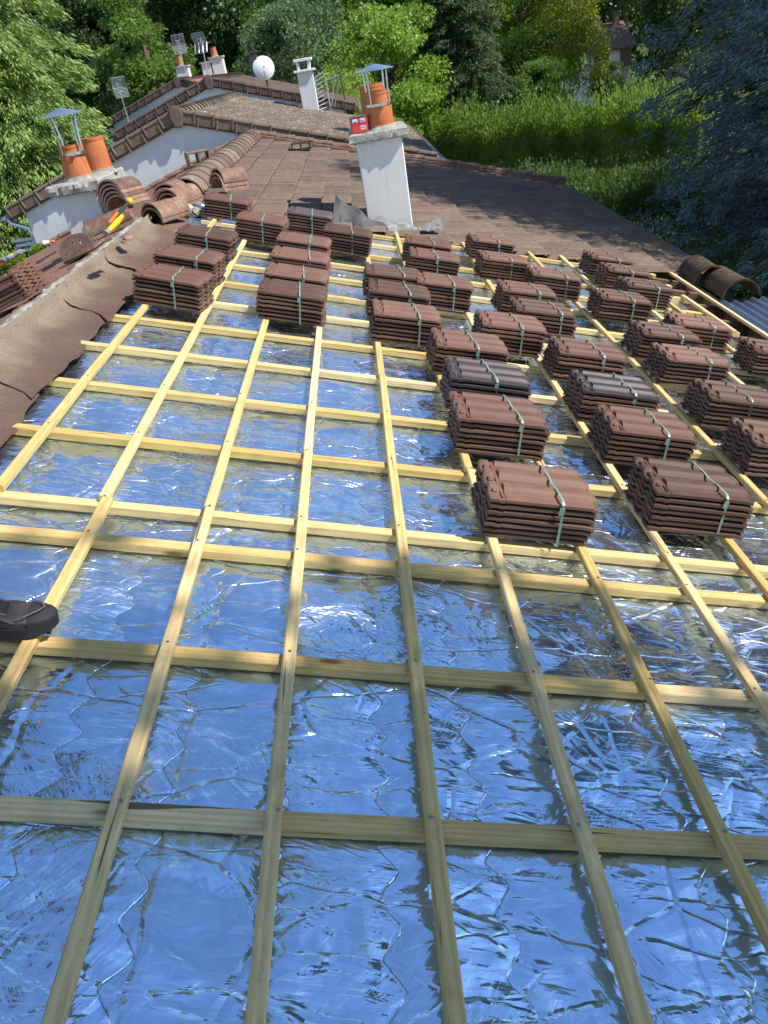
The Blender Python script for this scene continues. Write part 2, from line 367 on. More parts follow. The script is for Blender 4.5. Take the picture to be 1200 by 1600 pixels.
def mat_leaf(name,a,b,c_,trans=.35,rough=.5,brown=None,tone=.0):
    t=NT(name); r=island(t); co=t.co()
    n=t.noise(co,.55,3).outputs[0]
    f=t.math('ADD',t.math('MULTIPLY',r,.55),t.math('MULTIPLY',t.ramp(n,[(.3,(0,0,0)),(.7,(1,1,1))]),.45))
    col=t.ramp(f,[(.05,a),(.5,b),(.95,c_)])
    if brown: col=t.mix(t.ramp(t.noise(co,1.1,4,.7).outputs[0],[(.54,(0,0,0)),(.66,(.85,.85,.85))]),col,brown)
    col=t.n('ShaderNodeHueSaturation',ins={'Color':col,'Value':t.math('MULTIPLY_ADD',rnd(t),.3,.85),'Hue':t.math('MULTIPLY_ADD',rnd(t),.02,.49)}).outputs[0]
    t.fin(col,rough,0.,None,.35)
    tr=t.n('ShaderNodeBsdfTranslucent',ins={'Color':t.mix(.35,col,(.45,.55,.06))})
    mx=t.n('ShaderNodeMixShader',ins={0:trans}); t.link(t.b.outputs[0],mx.inputs[1]); t.link(tr.outputs[0],mx.inputs[2]); t.link(mx.outputs[0],t.out.inputs[0])
    return t.m
L_MID=mat_leaf('mid_green_leaves',(.045,.10,.02),(.11,.22,.045),(.21,.35,.07),.45)
L_DARK=mat_leaf('dark_green_leaves',(.025,.06,.018),(.055,.12,.032),(.11,.2,.05),.25)
L_YEL=mat_leaf('yellow_green_leaves',(.11,.20,.03),(.22,.36,.05),(.38,.50,.08),.4)
L_BIR=mat_leaf('birch_leaves',(.13,.19,.025),(.28,.33,.04),(.46,.46,.07),.45)
L_BLUG=mat_leaf('blue_green_leaves',(.05,.12,.055),(.11,.22,.10),(.19,.33,.14))
L_CED=mat_leaf('cedar_needles',(.10,.17,.05),(.24,.35,.10),(.42,.53,.16),.3)
L_FIR=mat_leaf('dark_fir_needles',(.03,.055,.025),(.065,.11,.045),(.15,.2,.075),.2)
L_SPR=mat_leaf('blue_spruce_needles',(.05,.09,.115),(.11,.19,.24),(.22,.33,.40),.15,.6,brown=(.085,.05,.03))
L_HDG=mat_leaf('hedge_leaves',(.06,.14,.022),(.15,.29,.045),(.28,.45,.08),.35)
L_BUSH=mat_leaf('bright_bush_leaves',(.09,.17,.02),(.19,.31,.04),(.32,.44,.07),.4)
L_GRASS=mat_leaf('grass_blades',(.02,.045,.01),(.045,.085,.02),(.08,.13,.03),.3)

# ------------------------------------------------------------------ foliage
def leafquads(C,S,N=None,asp=.55,droop=0.,dirs=None):
    """C centres (n,3), S sizes -> quads pointing along random or given directions"""
    n=len(C); S=np.broadcast_to(S,(n,))
    if dirs is None:
        d=rng.normal(size=(n,3)); d[:,2]-=droop
    else: d=dirs+rng.normal(size=(n,3))*.25
    d/=np.linalg.norm(d,axis=1)[:,None]
    e=rng.normal(size=(n,3)); e-=d*(e*d).sum(1)[:,None]; e/=np.linalg.norm(e,axis=1)[:,None]
    a=d*(S[:,None]*.5); b=e*(S[:,None]*.5*asp)
    V=np.stack([C-a,C+b-a*.1,C+a,C-b-a*.1],1).reshape(-1,3)
    return V,np.arange(4*n).reshape(n,4)
def tube_np(mb,a,b,r0,r1,bend=.1,n=6,k=4):
    a=np.asarray(a,float);b=np.asarray(b,float);L=np.linalg.norm(b-a)
    o=rng.normal(size=3)*bend*L; pts=[a+(b-a)*t+o*math.sin(PI*t) for t in np.linspace(0,1,k+1)]
    mb.tube(pts,list(np.linspace(r0,r1,k+1)),n)
def broadleaf(name,label,cat,mat,loc,H,R,base=.25,nl=30000,ls=.2,seed=0,nclump=60,bark=M_BARK,group=None,cr=.34,droop=.3,squash=1.,flat=.55,limbs=True,col=None):
    global rng; rng=np.random.default_rng(seed+100)
    t=thing(name,label,cat,loc,group)
    mb=MB(); tr=(.012 if bark is M_BIRCH else .03)*H**.9
    top=H*.75; k=7
    wob=rng.normal(size=(k+1,2))*.02*H; wob[0]=0
    tp=[np.array([wob[i,0],wob[i,1],top*i/k-.3*(i==0)]) for i in range(k+1)]
    mb.tube(tp,list(np.linspace(tr,tr*.25,k+1)),8)
    cz=H*(base+1)/2; hz=H*(1-base)/2
    # clump centres spread through the volume, more towards the outside
    d=rng.normal(size=(nclump,3)); d/=np.linalg.norm(d,axis=1)[:,None]; rad=rng.uniform(.35,.92,nclump)[:,None]**.7
    lob=1+.18*np.sin(3*np.arctan2(d[:,1],d[:,0])+seed)[:,None]
    cc=d*rad*np.array([R,R,hz])*lob*.85+np.array([0,0,cz])
    if limbs:
        for q in cc[::3]:
            z=min(max(base*H*.5,q[2]-.45*np.linalg.norm(q[:2])-.5),top*.95); i=z/top*k; j=int(min(i,k-1)); s=tp[j]+(tp[j+1]-tp[j])*(i-j)
            tube_np(mb,s,q,tr*.35,tr*.07,.07)
    mb.build('trunk',bark,t)
    w=rng.uniform(.5,1.3,nclump); cnt=(nl*w/w.sum()).astype(int); Cs=[];Ds=[]
    for q,m,ww in zip(cc,cnt,w):
        g=rng.normal(size=(m,3)); g/=np.linalg.norm(g,axis=1)[:,None]
        rr=rng.uniform(0,1,(m,1))**.45
        Cs.append(q+g*rr*np.array([1,1,flat])*cr*R*ww**.5); Ds.append(g+np.array([0,0,-droop]))
    C=np.concatenate(Cs); D=np.concatenate(Ds)
    S=rng.uniform(.6,1.3,len(C))*ls
    V,F=leafquads(C,S,dirs=D+rng.normal(size=D.shape)*.6)
    npmesh('crown',V,F,mat,t)
    return t
def conifer(name,label,cat,mat,loc,H,R,base=.1,seed=0,levels=26,per=9,sprays=46,ls=.3,asp=.22,droop=.35,up=.0,power=.85,group=None,tufts=6,sw=.22,hang=.5):
    global rng; rng=np.random.default_rng(seed+500)
    t=thing(name,label,cat,loc,group)
    mb=MB(); mb.tube([(0,0,-.3),(0,0,H*.5),(0,0,H*.99)],[.022*H,.013*H,.02],8)
    Cs=[];Ds=[];Ss=[]
    for l in range(levels):
        f=(l+rng.uniform(-.3,.3))/levels; z=H*(base+(1-base)*f); L0=R*max(.04,(1-f))**power
        if f<.12: L0*=.82+f*1.5
        for b in range(per):
            a=2*PI*(b+rng.uniform(-.35,.35))/per+l*.9; L=L0*rng.uniform(.72,1.12)
            e=np.array([math.cos(a),math.sin(a),0]); side=np.array([-e[1],e[0],0])
            ts=np.linspace(0,1,7)
            P=[np.array([0,0,z])+e*L*s+np.array([0,0,1])*(up*L*s-droop*L*s**2*.8) for s in ts]
            mb.tube(P,list(np.linspace(.006*L+.012,.006,7)),4,cap=False)
            m=int(sprays*L/R)+6
            s=rng.uniform(.12,1,m)**.75
            c=np.array([0,0,z])+np.outer(s*L,e)+np.outer(up*L*s-droop*L*s**2*.8,[0,0,1])
            wd=sw*L*(1-s*.75)+.1
            sd=rng.uniform(-1,1,m)
            c=c+np.outer(sd*wd,side)+np.stack([np.zeros(m),np.zeros(m),-hang*abs(sd)*wd*rng.uniform(.3,1,m)],1)
            dd=e*.8+np.outer(sd,side)*.8+np.array([0,0,-hang*.9+up])
            for _ in range(tufts):
                Cs.append(c+rng.normal(size=c.shape)*np.array([.6,.6,.34])*max(ls,.12)*.9); Ds.append(dd); Ss.append(rng.uniform(.6,1.3,m)*ls)
    mb.build('trunk',M_BARK,t)
    V,F=leafquads(np.concatenate(Cs),np.concatenate(Ss),asp=asp,dirs=np.concatenate(Ds))
    npmesh('crown',V,F,mat,t)
    return t
def hedge(name,label,path,width,height,mat,nl,ls,seed=0,spike=.25,zb=0.):
    global rng; rng=np.random.default_rng(seed+900)
    base=np.array([path[0][0],path[0][1],0.])
    t=thing(name,label,'hedge',base)
    P=np.array(path,float)-base[:2]; seg=np.linalg.norm(np.diff(P,axis=0),axis=1); cum=np.r_[0,np.cumsum(seg)]
    s=rng.uniform(0,cum[-1],nl); i=np.clip(np.searchsorted(cum,s)-1,0,len(seg)-1); f=(s-cum[i])/seg[i]
    q=P[i]+(P[i+1]-P[i])*f[:,None]; dr=(P[i+1]-P[i])/seg[i][:,None]; nr=np.stack([-dr[:,1],dr[:,0]],1)
    h=height*(1+.07*np.sin(s*1.7)+.05*np.sin(s*4.1+1)+.04*np.sin(s*9.3))
    a=rng.uniform(0,PI,nl); rr=rng.uniform(.72,1.02,nl)
    x=np.cos(a)*width/2*rr; z=h*(np.sin(a)**.35)*rr*rng.uniform(.1,1,nl)**.25
    x=np.sign(x)*np.minimum(abs(x)*1.5,width/2*(1+.12*np.sin(s*5)))
    z=z+(z>h*.8)*rng.exponential(spike,nl)*.4
    C=np.stack([q[:,0]+nr[:,0]*x,q[:,1]+nr[:,1]*x,z],1)
    D=np.stack([nr[:,0]*x*.6,nr[:,1]*x*.6,z*0+.9],1)
    V,F=leafquads(C,rng.uniform(.6,1.4,nl)*ls,dirs=D,asp=.4)
    npmesh('leaves',V,F,mat,t)
    # woody core so that no light passes through
    mb=MB()
    for k in range(int(cum[-1]/.7)):
        sk=(k+.5)*.7; ii=min(int(np.searchsorted(cum,sk))-1,len(seg)-1); ii=max(ii,0); pp=P[ii]+(P[ii+1]-P[ii])*((sk-cum[ii])/seg[ii])
        for _ in range(3): tube_np(mb,(pp[0],pp[1],-.1),(pp[0]+random.uniform(-.4,.4),pp[1]+random.uniform(-.4,.4),height*.85),.03,.01,.08,5,3)
    mb.build('stems',M_BARK,t)
    return t
# ------------------------------------------------------------------ the ground
def mat_ground():
    t=NT('garden_ground'); c=t.co(); n=t.noise(c,.25,6).outputs[0]; m=t.noise(c,6,5,.7).outputs[0]
    col=t.ramp(n,[(.35,(.055,.05,.025)),(.5,(.05,.075,.02)),(.65,(.08,.10,.03))]); col=t.mix(t.ramp(m,[(.5,(0,0,0)),(.7,(.6,.6,.6))]),col,(.12,.10,.06))
    return t.fin(col,.95,0.,t.bump(m,.8,.05),.1)
g=MB(); n=60
xs=np.linspace(-300,300,n);ys=np.linspace(-120,480,n)
X,Y=np.meshgrid(xs,ys,indexing='ij'); Z=.0*X+np.clip(Y-70,0,400)*.02
g.grid(np.stack([X,Y,Z],-1),flip=True)
tag(g.build('ground',mat_ground(),smooth=True),kind='structure')
# asphalt road on the left, below the gable ends
t=NT('asphalt'); c=t.co(); nn=t.noise(c,90,4,.8).outputs[0]; n0=t.noise(c,.5,4).outputs[0]
M_ASPH=t.fin(t.mix(.5,t.ramp(n0,[(.3,(.10,.092,.088)),(.7,(.16,.145,.135))]),t.ramp(nn,[(.3,(.09,.085,.08)),(.7,(.2,.185,.17))])),.9,0.,t.bump(nn,.5,.01),.2)
g=MB(); pts=[(-13,-30,6),(-14,10,6),(-16,30,6.5),(-21,46,7),(-31,62,7),(-50,80,7)]
P=[]
for i,(x,y,w) in enumerate(pts):
    a=np.array(pts[max(i-1,0)][:2]);b=np.array(pts[min(i+1,len(pts)-1)][:2]);d=(b-a)/np.linalg.norm(b-a);nrm=np.array([d[1],-d[0]])
    P.append([[x-nrm[0]*w/2,y-nrm[1]*w/2,.012],[x+nrm[0]*w/2,y+nrm[1]*w/2,.012]])
g.grid(np.array(P),flip=True); tag(g.build('road',M_ASPH),kind='structure')
g=MB()
for a,b in zip(P[:-1],P[1:]):
    a=np.array(a[1]);b=np.array(b[1]); d=(b-a); L=np.linalg.norm(d); g.box((a+b)/2+np.array([0.1,0,.05]),(.16,L,.14),Matrix.Rotation(-math.atan2(d[0],d[1]),3,'Z'))
tag(g.build('kerb',M_CONC,smooth=False),kind='structure')
# ------------------------------------------------------------------ the house being re-roofed
HB=(0.,8.,0.)
house=thing('terraced_house','house whose roof is stripped to silver foil and pine battens, old tiles beyond','house',HB)
V0,V1=-2.2,16.05
CROSS=[-.45,.08,.61,1.148,1.680,2.212,2.440,2.990,3.535,4.072,4.590,5.12,5.66,6.20,6.71,7.23,7.75,8.22]
def rbox(u0,u1,v0,v1,w0,w1,ch=.002):
    return ((u0+u1)/2,(v0+v1)/2,(w0+w1)/2),(abs(u1-u0),abs(v1-v0),abs(w1-w0))
RM=Matrix.Translation(Vector(Wp(0,0,0))-Vector(HB))@ROT_R     # local matrix of parts modelled in roof coordinates
# foil ------------------------------------------------------------
class VN:
    def __init__(s,seed): s.T=np.random.default_rng(seed).uniform(-1,1,(256,256))
    def __call__(s,x,y):
        xi=np.floor(x).astype(int);yi=np.floor(y).astype(int);fx=x-xi;fy=y-yi;fx=fx*fx*(3-2*fx);fy=fy*fy*(3-2*fy)
        T=s.T;a=T[xi%256,yi%256];b=T[(xi+1)%256,yi%256];c=T[xi%256,(yi+1)%256];d=T[(xi+1)%256,(yi+1)%256]
        return (a*(1-fx)+b*fx)*(1-fy)+(c*(1-fx)+d*fx)*fy
v1_,v2_,v3_,v4_,v5_=[VN(i) for i in range(5)]
BAT=[-1.077,-.703,-.334,.016,.383,.739,1.104,1.455,1.80,2.165,2.53,2.87,3.18,3.48,3.77]
def foil_h(u,v):
    wu=u+.05*v1_(u*3,v*3)+.015*v2_(u*11,v*11); wv=v+.05*v2_(u*3+9,v*3)+.015*v3_(u*11,v*11+5)
    h=.006*v3_(u*2.2,v*2.2)+.0040*v1_(u*5,v*6)
    h+=.0018*(1-2*np.abs(v4_(wu*4,wv*13)))+.0012*(1-2*np.abs(v5_(wu*14,wv*8)))+.0009*(1-2*np.abs(v2_(wu*6,wv*34)))
    h+=.0004*(1-2*np.abs(v3_(wu*30,wv*42)))
    # taut folds radiating from the seams
    k=v5_(u*1.7+3,v*1.3); h+=.0016*np.clip(k,0,1)*np.sin(wv*70+wu*9+6*v1_(u*2,v*2))
    # stitch lines: scalloped valleys
    for i,us in enumerate(np.arange(-1.30,3.4,.262)):
        ph=v*2*PI/.132+i*1.3; tri=np.arcsin(.985*np.sin(ph))
        c=us+.0105*tri+.007*np.sin(ph)+.012*np.sin(v*2.1+i)
        d=np.abs(u-c); h-=.0022*np.exp(-(d/.012)**2)+.0035*np.exp(-(d/.035)**2)
    # quilting bulges between the stitches
    # overlapped strip edges with tape
    # pinned down under the cross timbers, pushed up under the lengthwise ones
    near=np.full_like(v,9.)
    for c in CROSS: near=np.minimum(near,np.abs(v-c))
    pin=np.exp(-(near/.05)**2); h=h*(1-.6*pin)-.004*pin
    sag=-.012*np.sin(np.clip(near/.27,0,1)*PI/2)
    nb=np.full_like(u,9.)
    for c in BAT: nb=np.minimum(nb,np.abs(u-c))
    h+=sag*np.clip(nb/.1,0,1)*.5
    return np.minimum(h,.014)
us=np.arange(-1.36,3.46,.0078); vs=np.concatenate([np.arange(-.3,.5,.03),np.arange(.5,2.7,.0075),np.arange(2.7,5.,.013),np.arange(5.,8.62,.022)])
U,V=np.meshgrid(us,vs,indexing='ij'); Hh=foil_h(U,V)-.066
PV=np.stack([U,V,Hh],-1); a,b=U.shape; idx=np.arange(a*b).reshape(a,b)
F=np.stack([idx[:-1,:-1],idx[1:,:-1],idx[1:,1:],idx[:-1,1:]],-1).reshape(-1,4)
foil=npmesh('foil_membrane',PV.reshape(-1,3),F,M_FOIL,house,True); foil.matrix_local=RM; foil['label']='crinkled silver quilted insulation foil'
# timbers ------------------------------------------------------------
def beam(name,a0,a1,c,wid,top,thk,axis,mat,seed,joint=True):
    r=random.Random(seed); n=max(4,int((a1-a0)/.25)); mb=MB(); ch=.0035
    prof=[(-wid/2+ch,0),(wid/2-ch,0),(wid/2,-ch),(wid/2,-thk+ch),(wid/2-ch,-thk),(-wid/2+ch,-thk),(-wid/2,-thk+ch),(-wid/2,-ch)]
    vs=[];off=0.;up=0.
    for i in range(n+1):
        s=a0+(a1-a0)*i/n; off+=r.gauss(0,.0012); up+=0
        for x,z in prof:
            x2=x*(1+r.gauss(0,.012))+off+c; z2=top+z+r.gauss(0,.0006)
            vs.append((x2,s,z2) if axis==1 else (s,x2,z2))
    fs=[]
    for i in range(n):
        for k in range(8):
            k2=(k+1)%8; q=(i*8+k,i*8+k2,(i+1)*8+k2,(i+1)*8+k); fs.append(q if axis==0 else q[::-1])
    fs.append(tuple(range(8)) if axis==1 else tuple(range(8))[::-1]); e=tuple(n*8+k for k in range(8)); fs.append(e[::-1] if axis==1 else e)
    mb.add(vs,fs); o=mb.build(name,mat,house,ang=30,M=RM); return o
beams=[]
for i,u in enumerate(BAT):
    j=[2.365,2.44,2.362,3.0,4.05,2.99,4.59,3.5,4.6,2.99,3.5,4,4.6,5,6][i]
    v_end=[8.3,8.3,8.3,8.32,8.3,8.35,8.3,8.36,8.38,8.36,8.4,8.4,8.4,8.34,8.4][i]
    if i in(1,2,0): j=2.44
    if i==13: beams.append(beam('batten',6.1,7.25,u,.038,0,.027,1,M_WV,99)); continue
    d=.004 if i%2 else -.003
    beams.append((beam('batten',-1.6 if i<12 else -.5,j-.002,u+d,.038,0,.027,1,M_WV,i)))
    beams.append((beam('batten',j+.002,v_end,u-d,.038,.0,.027,1,M_WV,i+40)))
for i,v in enumerate(CROSS):
    ul=-1.28 if v<7 else -1.2; ur=3.47
    if i%3==0: parts=[(ul,.015),(.018,ur)]
    elif i%3==1: parts=[(ul,1.1),(1.106,ur)]
    else: parts=[(ul,ur)]
    for k,(a_,b_) in enumerate(parts): beam('counter_batten',a_,b_,v+random.uniform(-.004,.004),.046,-.0275,.036,0,M_WU,200+i*3+k)
# screws on the crossings nearest the camera, each a sub-part of its batten
sm=MB(); sm.lathe((0,0,0),[(0,.0015),(.0022,.0012),(.0026,.0022),(.0045,.002),(.0048,.0006),(.0048,-.004)],10)
proto=None
for bt in [b_ for b_ in beams]:
    pass
for i,u in enumerate(BAT[:10]):
    for v in CROSS[2:9]:
        px=None
        par=beams[2*i] if v<[2.44,2.44,2.44,3.0,4.05,2.99,4.59,3.5,4.6,2.99][i] else beams[2*i+1]
        m=Matrix.Translation((u+random.uniform(-.008,.008),v+random.uniform(-.008,.008),.0005))
        if proto is None: proto=sm.build('screw',M_SCREW,par,M=m); o=proto
        else:
            o=proto.copy(); COL.objects.link(o); o.parent=par; o.matrix_parent_inverse=Matrix(); o.matrix_local=m
# rafters and eaves
for v in CROSS[2:]:
    mb=MB(); mb.box(*rbox(2.9,3.93,v-.033,v+.033,-.19,-.068)); mb.build('rafter',M_OLDW,house,smooth=False,M=RM)
    mb=MB(); mb.box(*rbox(3.30,3.56,v-.036,v+.036,-.067,-.0285)); mb.build('rafter_packer',M_WU,house,smooth=False,M=RM)
mb=MB(); mb.box(*rbox(3.2,3.92,-2.2,8.6,-.235,-.215)); mb.build('soffit_board',M_UND,house,smooth=False,M=RM)
mb=MB(); mb.box(*rbox(3.93,3.965,-2.2,16.0,-.25,-.04)); mb.build('fascia',M_UND,house,smooth=False,M=RM)
mb=MB(); arc=[(4.045+.07*math.cos(a),-.085+.07*math.sin(a)) for a in np.linspace(-PI,0,9)]
P=np.array([[[x,y,z] for (x,z) in arc] for y in(-2.2,8.25)]); mb.sheet(P,np.array([0,0,1.]),.003)
mb.tube([(4.115,-2.2,-.083),(4.115,8.25,-.083)],.008,8); mb.build('gutter',M_DKMET,house,M=RM)
# deck under foil (old boarding) keeps the loft dark
mb=MB(); mb.box(*rbox(-1.6,3.2,-2.2,16,-.16,-.10)); mb.build('roof_deck',M_OLDW,house,smooth=False,M=RM)
# walls
xl,xr=Wl(4.6,0)[0],Wp(3.9,0)[0]; zt=Wp(3.9,0,-.25)[2]
mb=MB()
zr=Wp(RU,0,-.2)[2]; x0,x1=xl+.35,xr-.3; ze=Wp((x1)/CP,0,-.25)[2]; zl=R0[2]-(R0[0]-x0)*SP/CP-.25
for y0,y1 in((-2.1,-1.9),(15.75,15.95)):
    q=[(x0,0),(x1,0),(x1,ze),(R0[0],zr),(x0,zl)]
    vs=[(x,y,z) for y in(y0,y1) for x,z in q]; mb.add(vs,[(0,1,2,3,4),(9,8,7,6,5)]+[(i,i+5,(i+1)%5+5,(i+1)%5) for i in range(5)])
mb.box((x1-.1,6.92,ze/2),(.2,17.6,ze)); mb.box((x0+.1,6.92,zl/2),(.2,17.6,zl))
mb.build('wall',M_WHITE,house,smooth=False,world=True)
# --- tile shape
def prof(s):                     # height of a tile across its width, s in 0..1
    def roll(c,w,h): 
        x=np.abs(s-c)/w; return h*np.clip(1.25-x*x*1.25,0,1)**.6*(x<1)
    return .004+roll(.035,.02,.002)+roll(.085,.02,.002)+roll(.15,.025,.004)+roll(.27,.075,.016)+roll(.345,.03,.009)+roll(.62,.085,.017)+roll(.70,.03,.009)+roll(.93,.055,.014)
def tilefield(u0,u1,v0,v1,gauge,width,to_world,ns=15,seed=1,w0=-.02,lift=.026,cut=None,jit=.0025):
    r=np.random.default_rng(seed); nu=int(round((u1-u0)/gauge)); nv=int(round((v1-v0)/width)); s=np.linspace(0,1,ns); Vv=[];Ff=[];n=0
    pr=prof(s)
    for i in range(nu):
        for j in range(nv):
            if cut is not None and cut(u0+(i+.5)*gauge,v0+(j+.5)*width): continue
            ua=u0+i*gauge; ub=u0+(i+1)*gauge+.03+r.normal()*.004; dz=r.normal()*jit; tw=r.normal()*jit
            rows=[(ua,0.,0),(ub-.03,lift*.92,0),(ub-.008,lift*1.0,-.001),(ub,lift*1.0,-.006),(ub,lift-.020,-.012)]
            g=np.zeros((len(rows),ns,3))
            for k,(uu,wl,dr) in enumerate(rows):
                g[k,:,0]=uu; g[k,:,1]=v0+j*width+s*width*1.0+.0*r.normal(); g[k,:,2]=w0+wl+pr+dr+dz+tw*(s-.5)*2
                if k==4: g[k,:,2]=w0+wl-.004+dz
            a,b=len(rows),ns; q=np.arange(a*b).reshape(a,b)+n
            f=np.stack([q[:-1,:-1],q[1:,:-1],q[1:,1:],q[:-1,1:]],-1).reshape(-1,4)
            Vv.append(g.reshape(-1,3)); Ff.append(f); n+=a*b
    V=np.concatenate(Vv); F=np.concatenate(Ff)
    return to_world(V),F
def TWR(dz=0.,dx=0.): return lambda V: np.stack([V[:,0]*CP+V[:,2]*SP+dx,V[:,1],-V[:,0]*SP+V[:,2]*CP+Z0+dz],1)
def TWL(dx=0.,dz=0.): return lambda V: np.stack([R0[0]-V[:,0]*CP-V[:,2]*SP+dx,V[:,1],R0[2]-V[:,0]*SP+V[:,2]*CP+dz],1)
def tiles_obj(name,parent,mat,VF,flip=False,label=None):
    V,F=VF; V=V-np.array(parent.location)
    if flip: F=F[:,::-1]
    o=npmesh(name,V,F,mat,parent,True); o.data.set_sharp_from_angle(angle=math.radians(40))
    if label:o['label']=label
    return o
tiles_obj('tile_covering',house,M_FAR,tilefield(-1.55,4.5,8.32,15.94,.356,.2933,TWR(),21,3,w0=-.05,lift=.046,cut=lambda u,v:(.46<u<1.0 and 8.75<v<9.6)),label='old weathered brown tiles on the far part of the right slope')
tiles_obj('tile_covering',house,M_LEFT,tilefield(.06,4.74,-2.1,15.94,.36,.2933,TWL(),13,5,w0=-.03),True,label='old red-brown tiles of the left slope')
# verge trim at the far gable, right and left slopes
mb=MB()
for k in range(17):
    u=-1.5+k*.356; mb.box((u+.18,16.02,-.0),(.37,.13,.09),Matrix.Rotation(-.03,3,'Y'),ch=.012); mb.tube([(u,16.02,.055),(u+.375,16.02,.075)],.05,8)
mb.build('verge_tiles',M_RED,house,M=RM)
mb=MB()
for k in range(13):
    s=k*.36; a=Wl(s,16.02,.03);b=Wl(s+.37,16.02,.055); mb.tube([a,b],.055,8)
mb.build('verge_tiles',M_RED,house,world=True)
# ridge caps of the far part
def halfround(mb,p0,p1,r0,r1,th=.014,up=(0,0,1),ang=1.0,mi=0,mj=0,n=14,col=.94):
    p0=np.asarray(p0,float);p1=np.asarray(p1,float); d=(p1-p0)/np.linalg.norm(p1-p0); up=np.asarray(up,float); up=up-d*(up@d); up/=np.linalg.norm(up); sd=np.cross(d,up)
    rows=[]
    for t,r in((0,r0),(.06,r0*1.0),(.07,r0*col),(.5,(r0*col+r1)/2),(1,r1)):
        c=p0+(p1-p0)*t; rows.append([c+r*(math.sin(a)*sd+math.cos(a)*up) for a in np.linspace(-PI/2*ang,PI/2*ang,n)])
    O=np.array(rows); rows=[]
    for t,r in((0,r0-th),(.06,r0-th),(.07,r0*col-th),(.5,(r0*col+r1)/2-th),(1,r1-th)):
        c=p0+(p1-p0)*t; rows.append([c+r*(math.sin(a)*sd+math.cos(a)*up) for a in np.linspace(-PI/2*ang,PI/2*ang,n)])
    I=np.array(rows); A,B=O.shape[:2]
    mb.grid(O,mi,True); b0=mb.n-A*B; mb.grid(I,mi); b1=mb.n-A*B
    for j in range(B-1):
        mb.f.append((b0+j,b0+j+1,b1+j+1,b1+j)); mb.m.append(mj)
        k=(A-1)*B; mb.f.append((b0+k+j+1,b0+k+j,b1+k+j,b1+k+j+1)); mb.m.append(mj)
    for i in range(A-1):
        mb.f.append((b0+(i+1)*B,b0+i*B,b1+i*B,b1+(i+1)*B)); mb.m.append(mj)
        e=B-1; mb.f.append((b0+i*B+e,b0+(i+1)*B+e,b1+(i+1)*B+e,b1+i*B+e)); mb.m.append(mj)
for k in range(19):
    y=9.05+k*.385; z=random.uniform(-.01,.01)
    mb=MB(); halfround(mb,(R0[0],y,R0[2]-.10+z*.5),(R0[0],y+.40,R0[2]-.105+z*.5),.222,.213,ang=.86,n=16,col=.985)
    if k<18: mb.build('ridge_tile',M_RIDGE if k<15 else M_PURP,house,world=True)
# ridge mortar fin and flashing sheets
FINV=[-2.1,-.9,.0,1.1,2.25,3.56,4.74,5.74,7.05]
for k in range(len(FINV)-1):
    va,vb=FINV[k]-.05,FINV[k+1]+.05; r=random.Random(k+3); nv=22; rows=[]
    edge=r.uniform(-.04,.04); lift=.026*(k%2)+.004
    for i in range(nv):
        f=i/(nv-1); v=va+(vb-va)*f
        sk=-.33*(1-f)*0
        prof_=[(-1.578,.062),(-1.562,.064),(-1.552,.056),(-1.542,.030),(-1.51,.003),(-1.46,-.010),(-1.40,-.022),(-1.33,-.026),(-1.27,-.03),(-1.215,-.038)]
        row=[]
        for m,(u,w) in enumerate(prof_):
            e=m/9; vv=v-.30*e*e+(.03*math.sin(e*9+k) if i in(0,nv-1) else 0)
            u2=u+(e**2)*(.010*math.sin(v*7+k)+.006*math.sin(v*19+2*k)+edge*.6+.02*math.sin(f*PI))
            w2=w+.034*(1-f)*(.25+.75*e)+.003+.0*lift+(.010*math.sin(v*9+k*2)*e)+.004*math.sin(v*31+m)+(.03*e*(1-e)*4*(f>.93))
            row.append([u2,vv,w2])
        rows.append(row)
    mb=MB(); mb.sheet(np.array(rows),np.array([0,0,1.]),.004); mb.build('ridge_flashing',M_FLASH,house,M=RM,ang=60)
mb=MB(); r=random.Random(5); rows=[]
for i in range(260):
    v=-2.1+i*.0352; j=.006*math.sin(v*11)+r.gauss(0,.004)
    rows.append([[-1.635+r.gauss(0,.006),v,-.03],[-1.628+r.gauss(0,.004),v,.03+j],[-1.612+r.gauss(0,.004),v,.064+j+r.gauss(0,.003)],[-1.590,v,.072+j+r.gauss(0,.003)],[-1.570,v,.068+j],[-1.566,v,.02]])
mb.grid(np.array(rows)); mb.build('ridge_mortar',M_MORT,house,M=RM,ang=20)
# lead flashing at the chimney, tile edge strip
mb=MB(); P=[]
r=random.Random(2)
for i in range(9):
    u=.05+i*.075; P.append([[u,8.50+.02*math.sin(i)+j*.075,-.03+.02*math.sin(i*1.7+j)+j*.012+(.24*(1-i/8)**1.1 if j==2 else 0)+(.10*(1-i/8) if j==1 else 0)] for j in range(3)])
mb.sheet(np.array(P),np.array([0,0,1.]),.004); mb.build('lead_flap',M_LEAD,house,M=RM,ang=50)
mb=MB(); P=[]
for i in range(7):
    u=.48+i*.085; P.append([[u,8.38+j*.11,-.055+.03*math.sin(i*2.1+j*1.3)+j*.02] for j in range(5)])
mb.sheet(np.array(P),np.array([0,0,1.]),.003); mb.build('lead_apron',M_LEADL,house,M=RM,ang=50)
mb=MB(); P=[]
for i in range(6):
    u=.99+i*.05; P.append([[u,8.62+j*.06,-.0+.012*i+.10*(j/3)*(i/5)+.015*math.sin(i*2+j)] for j in range(4)])
mb.sheet(np.array(P),np.array([0,0,1.]),.004); mb.build('lead_flap',M_LEADL,house,M=RM,ang=50)
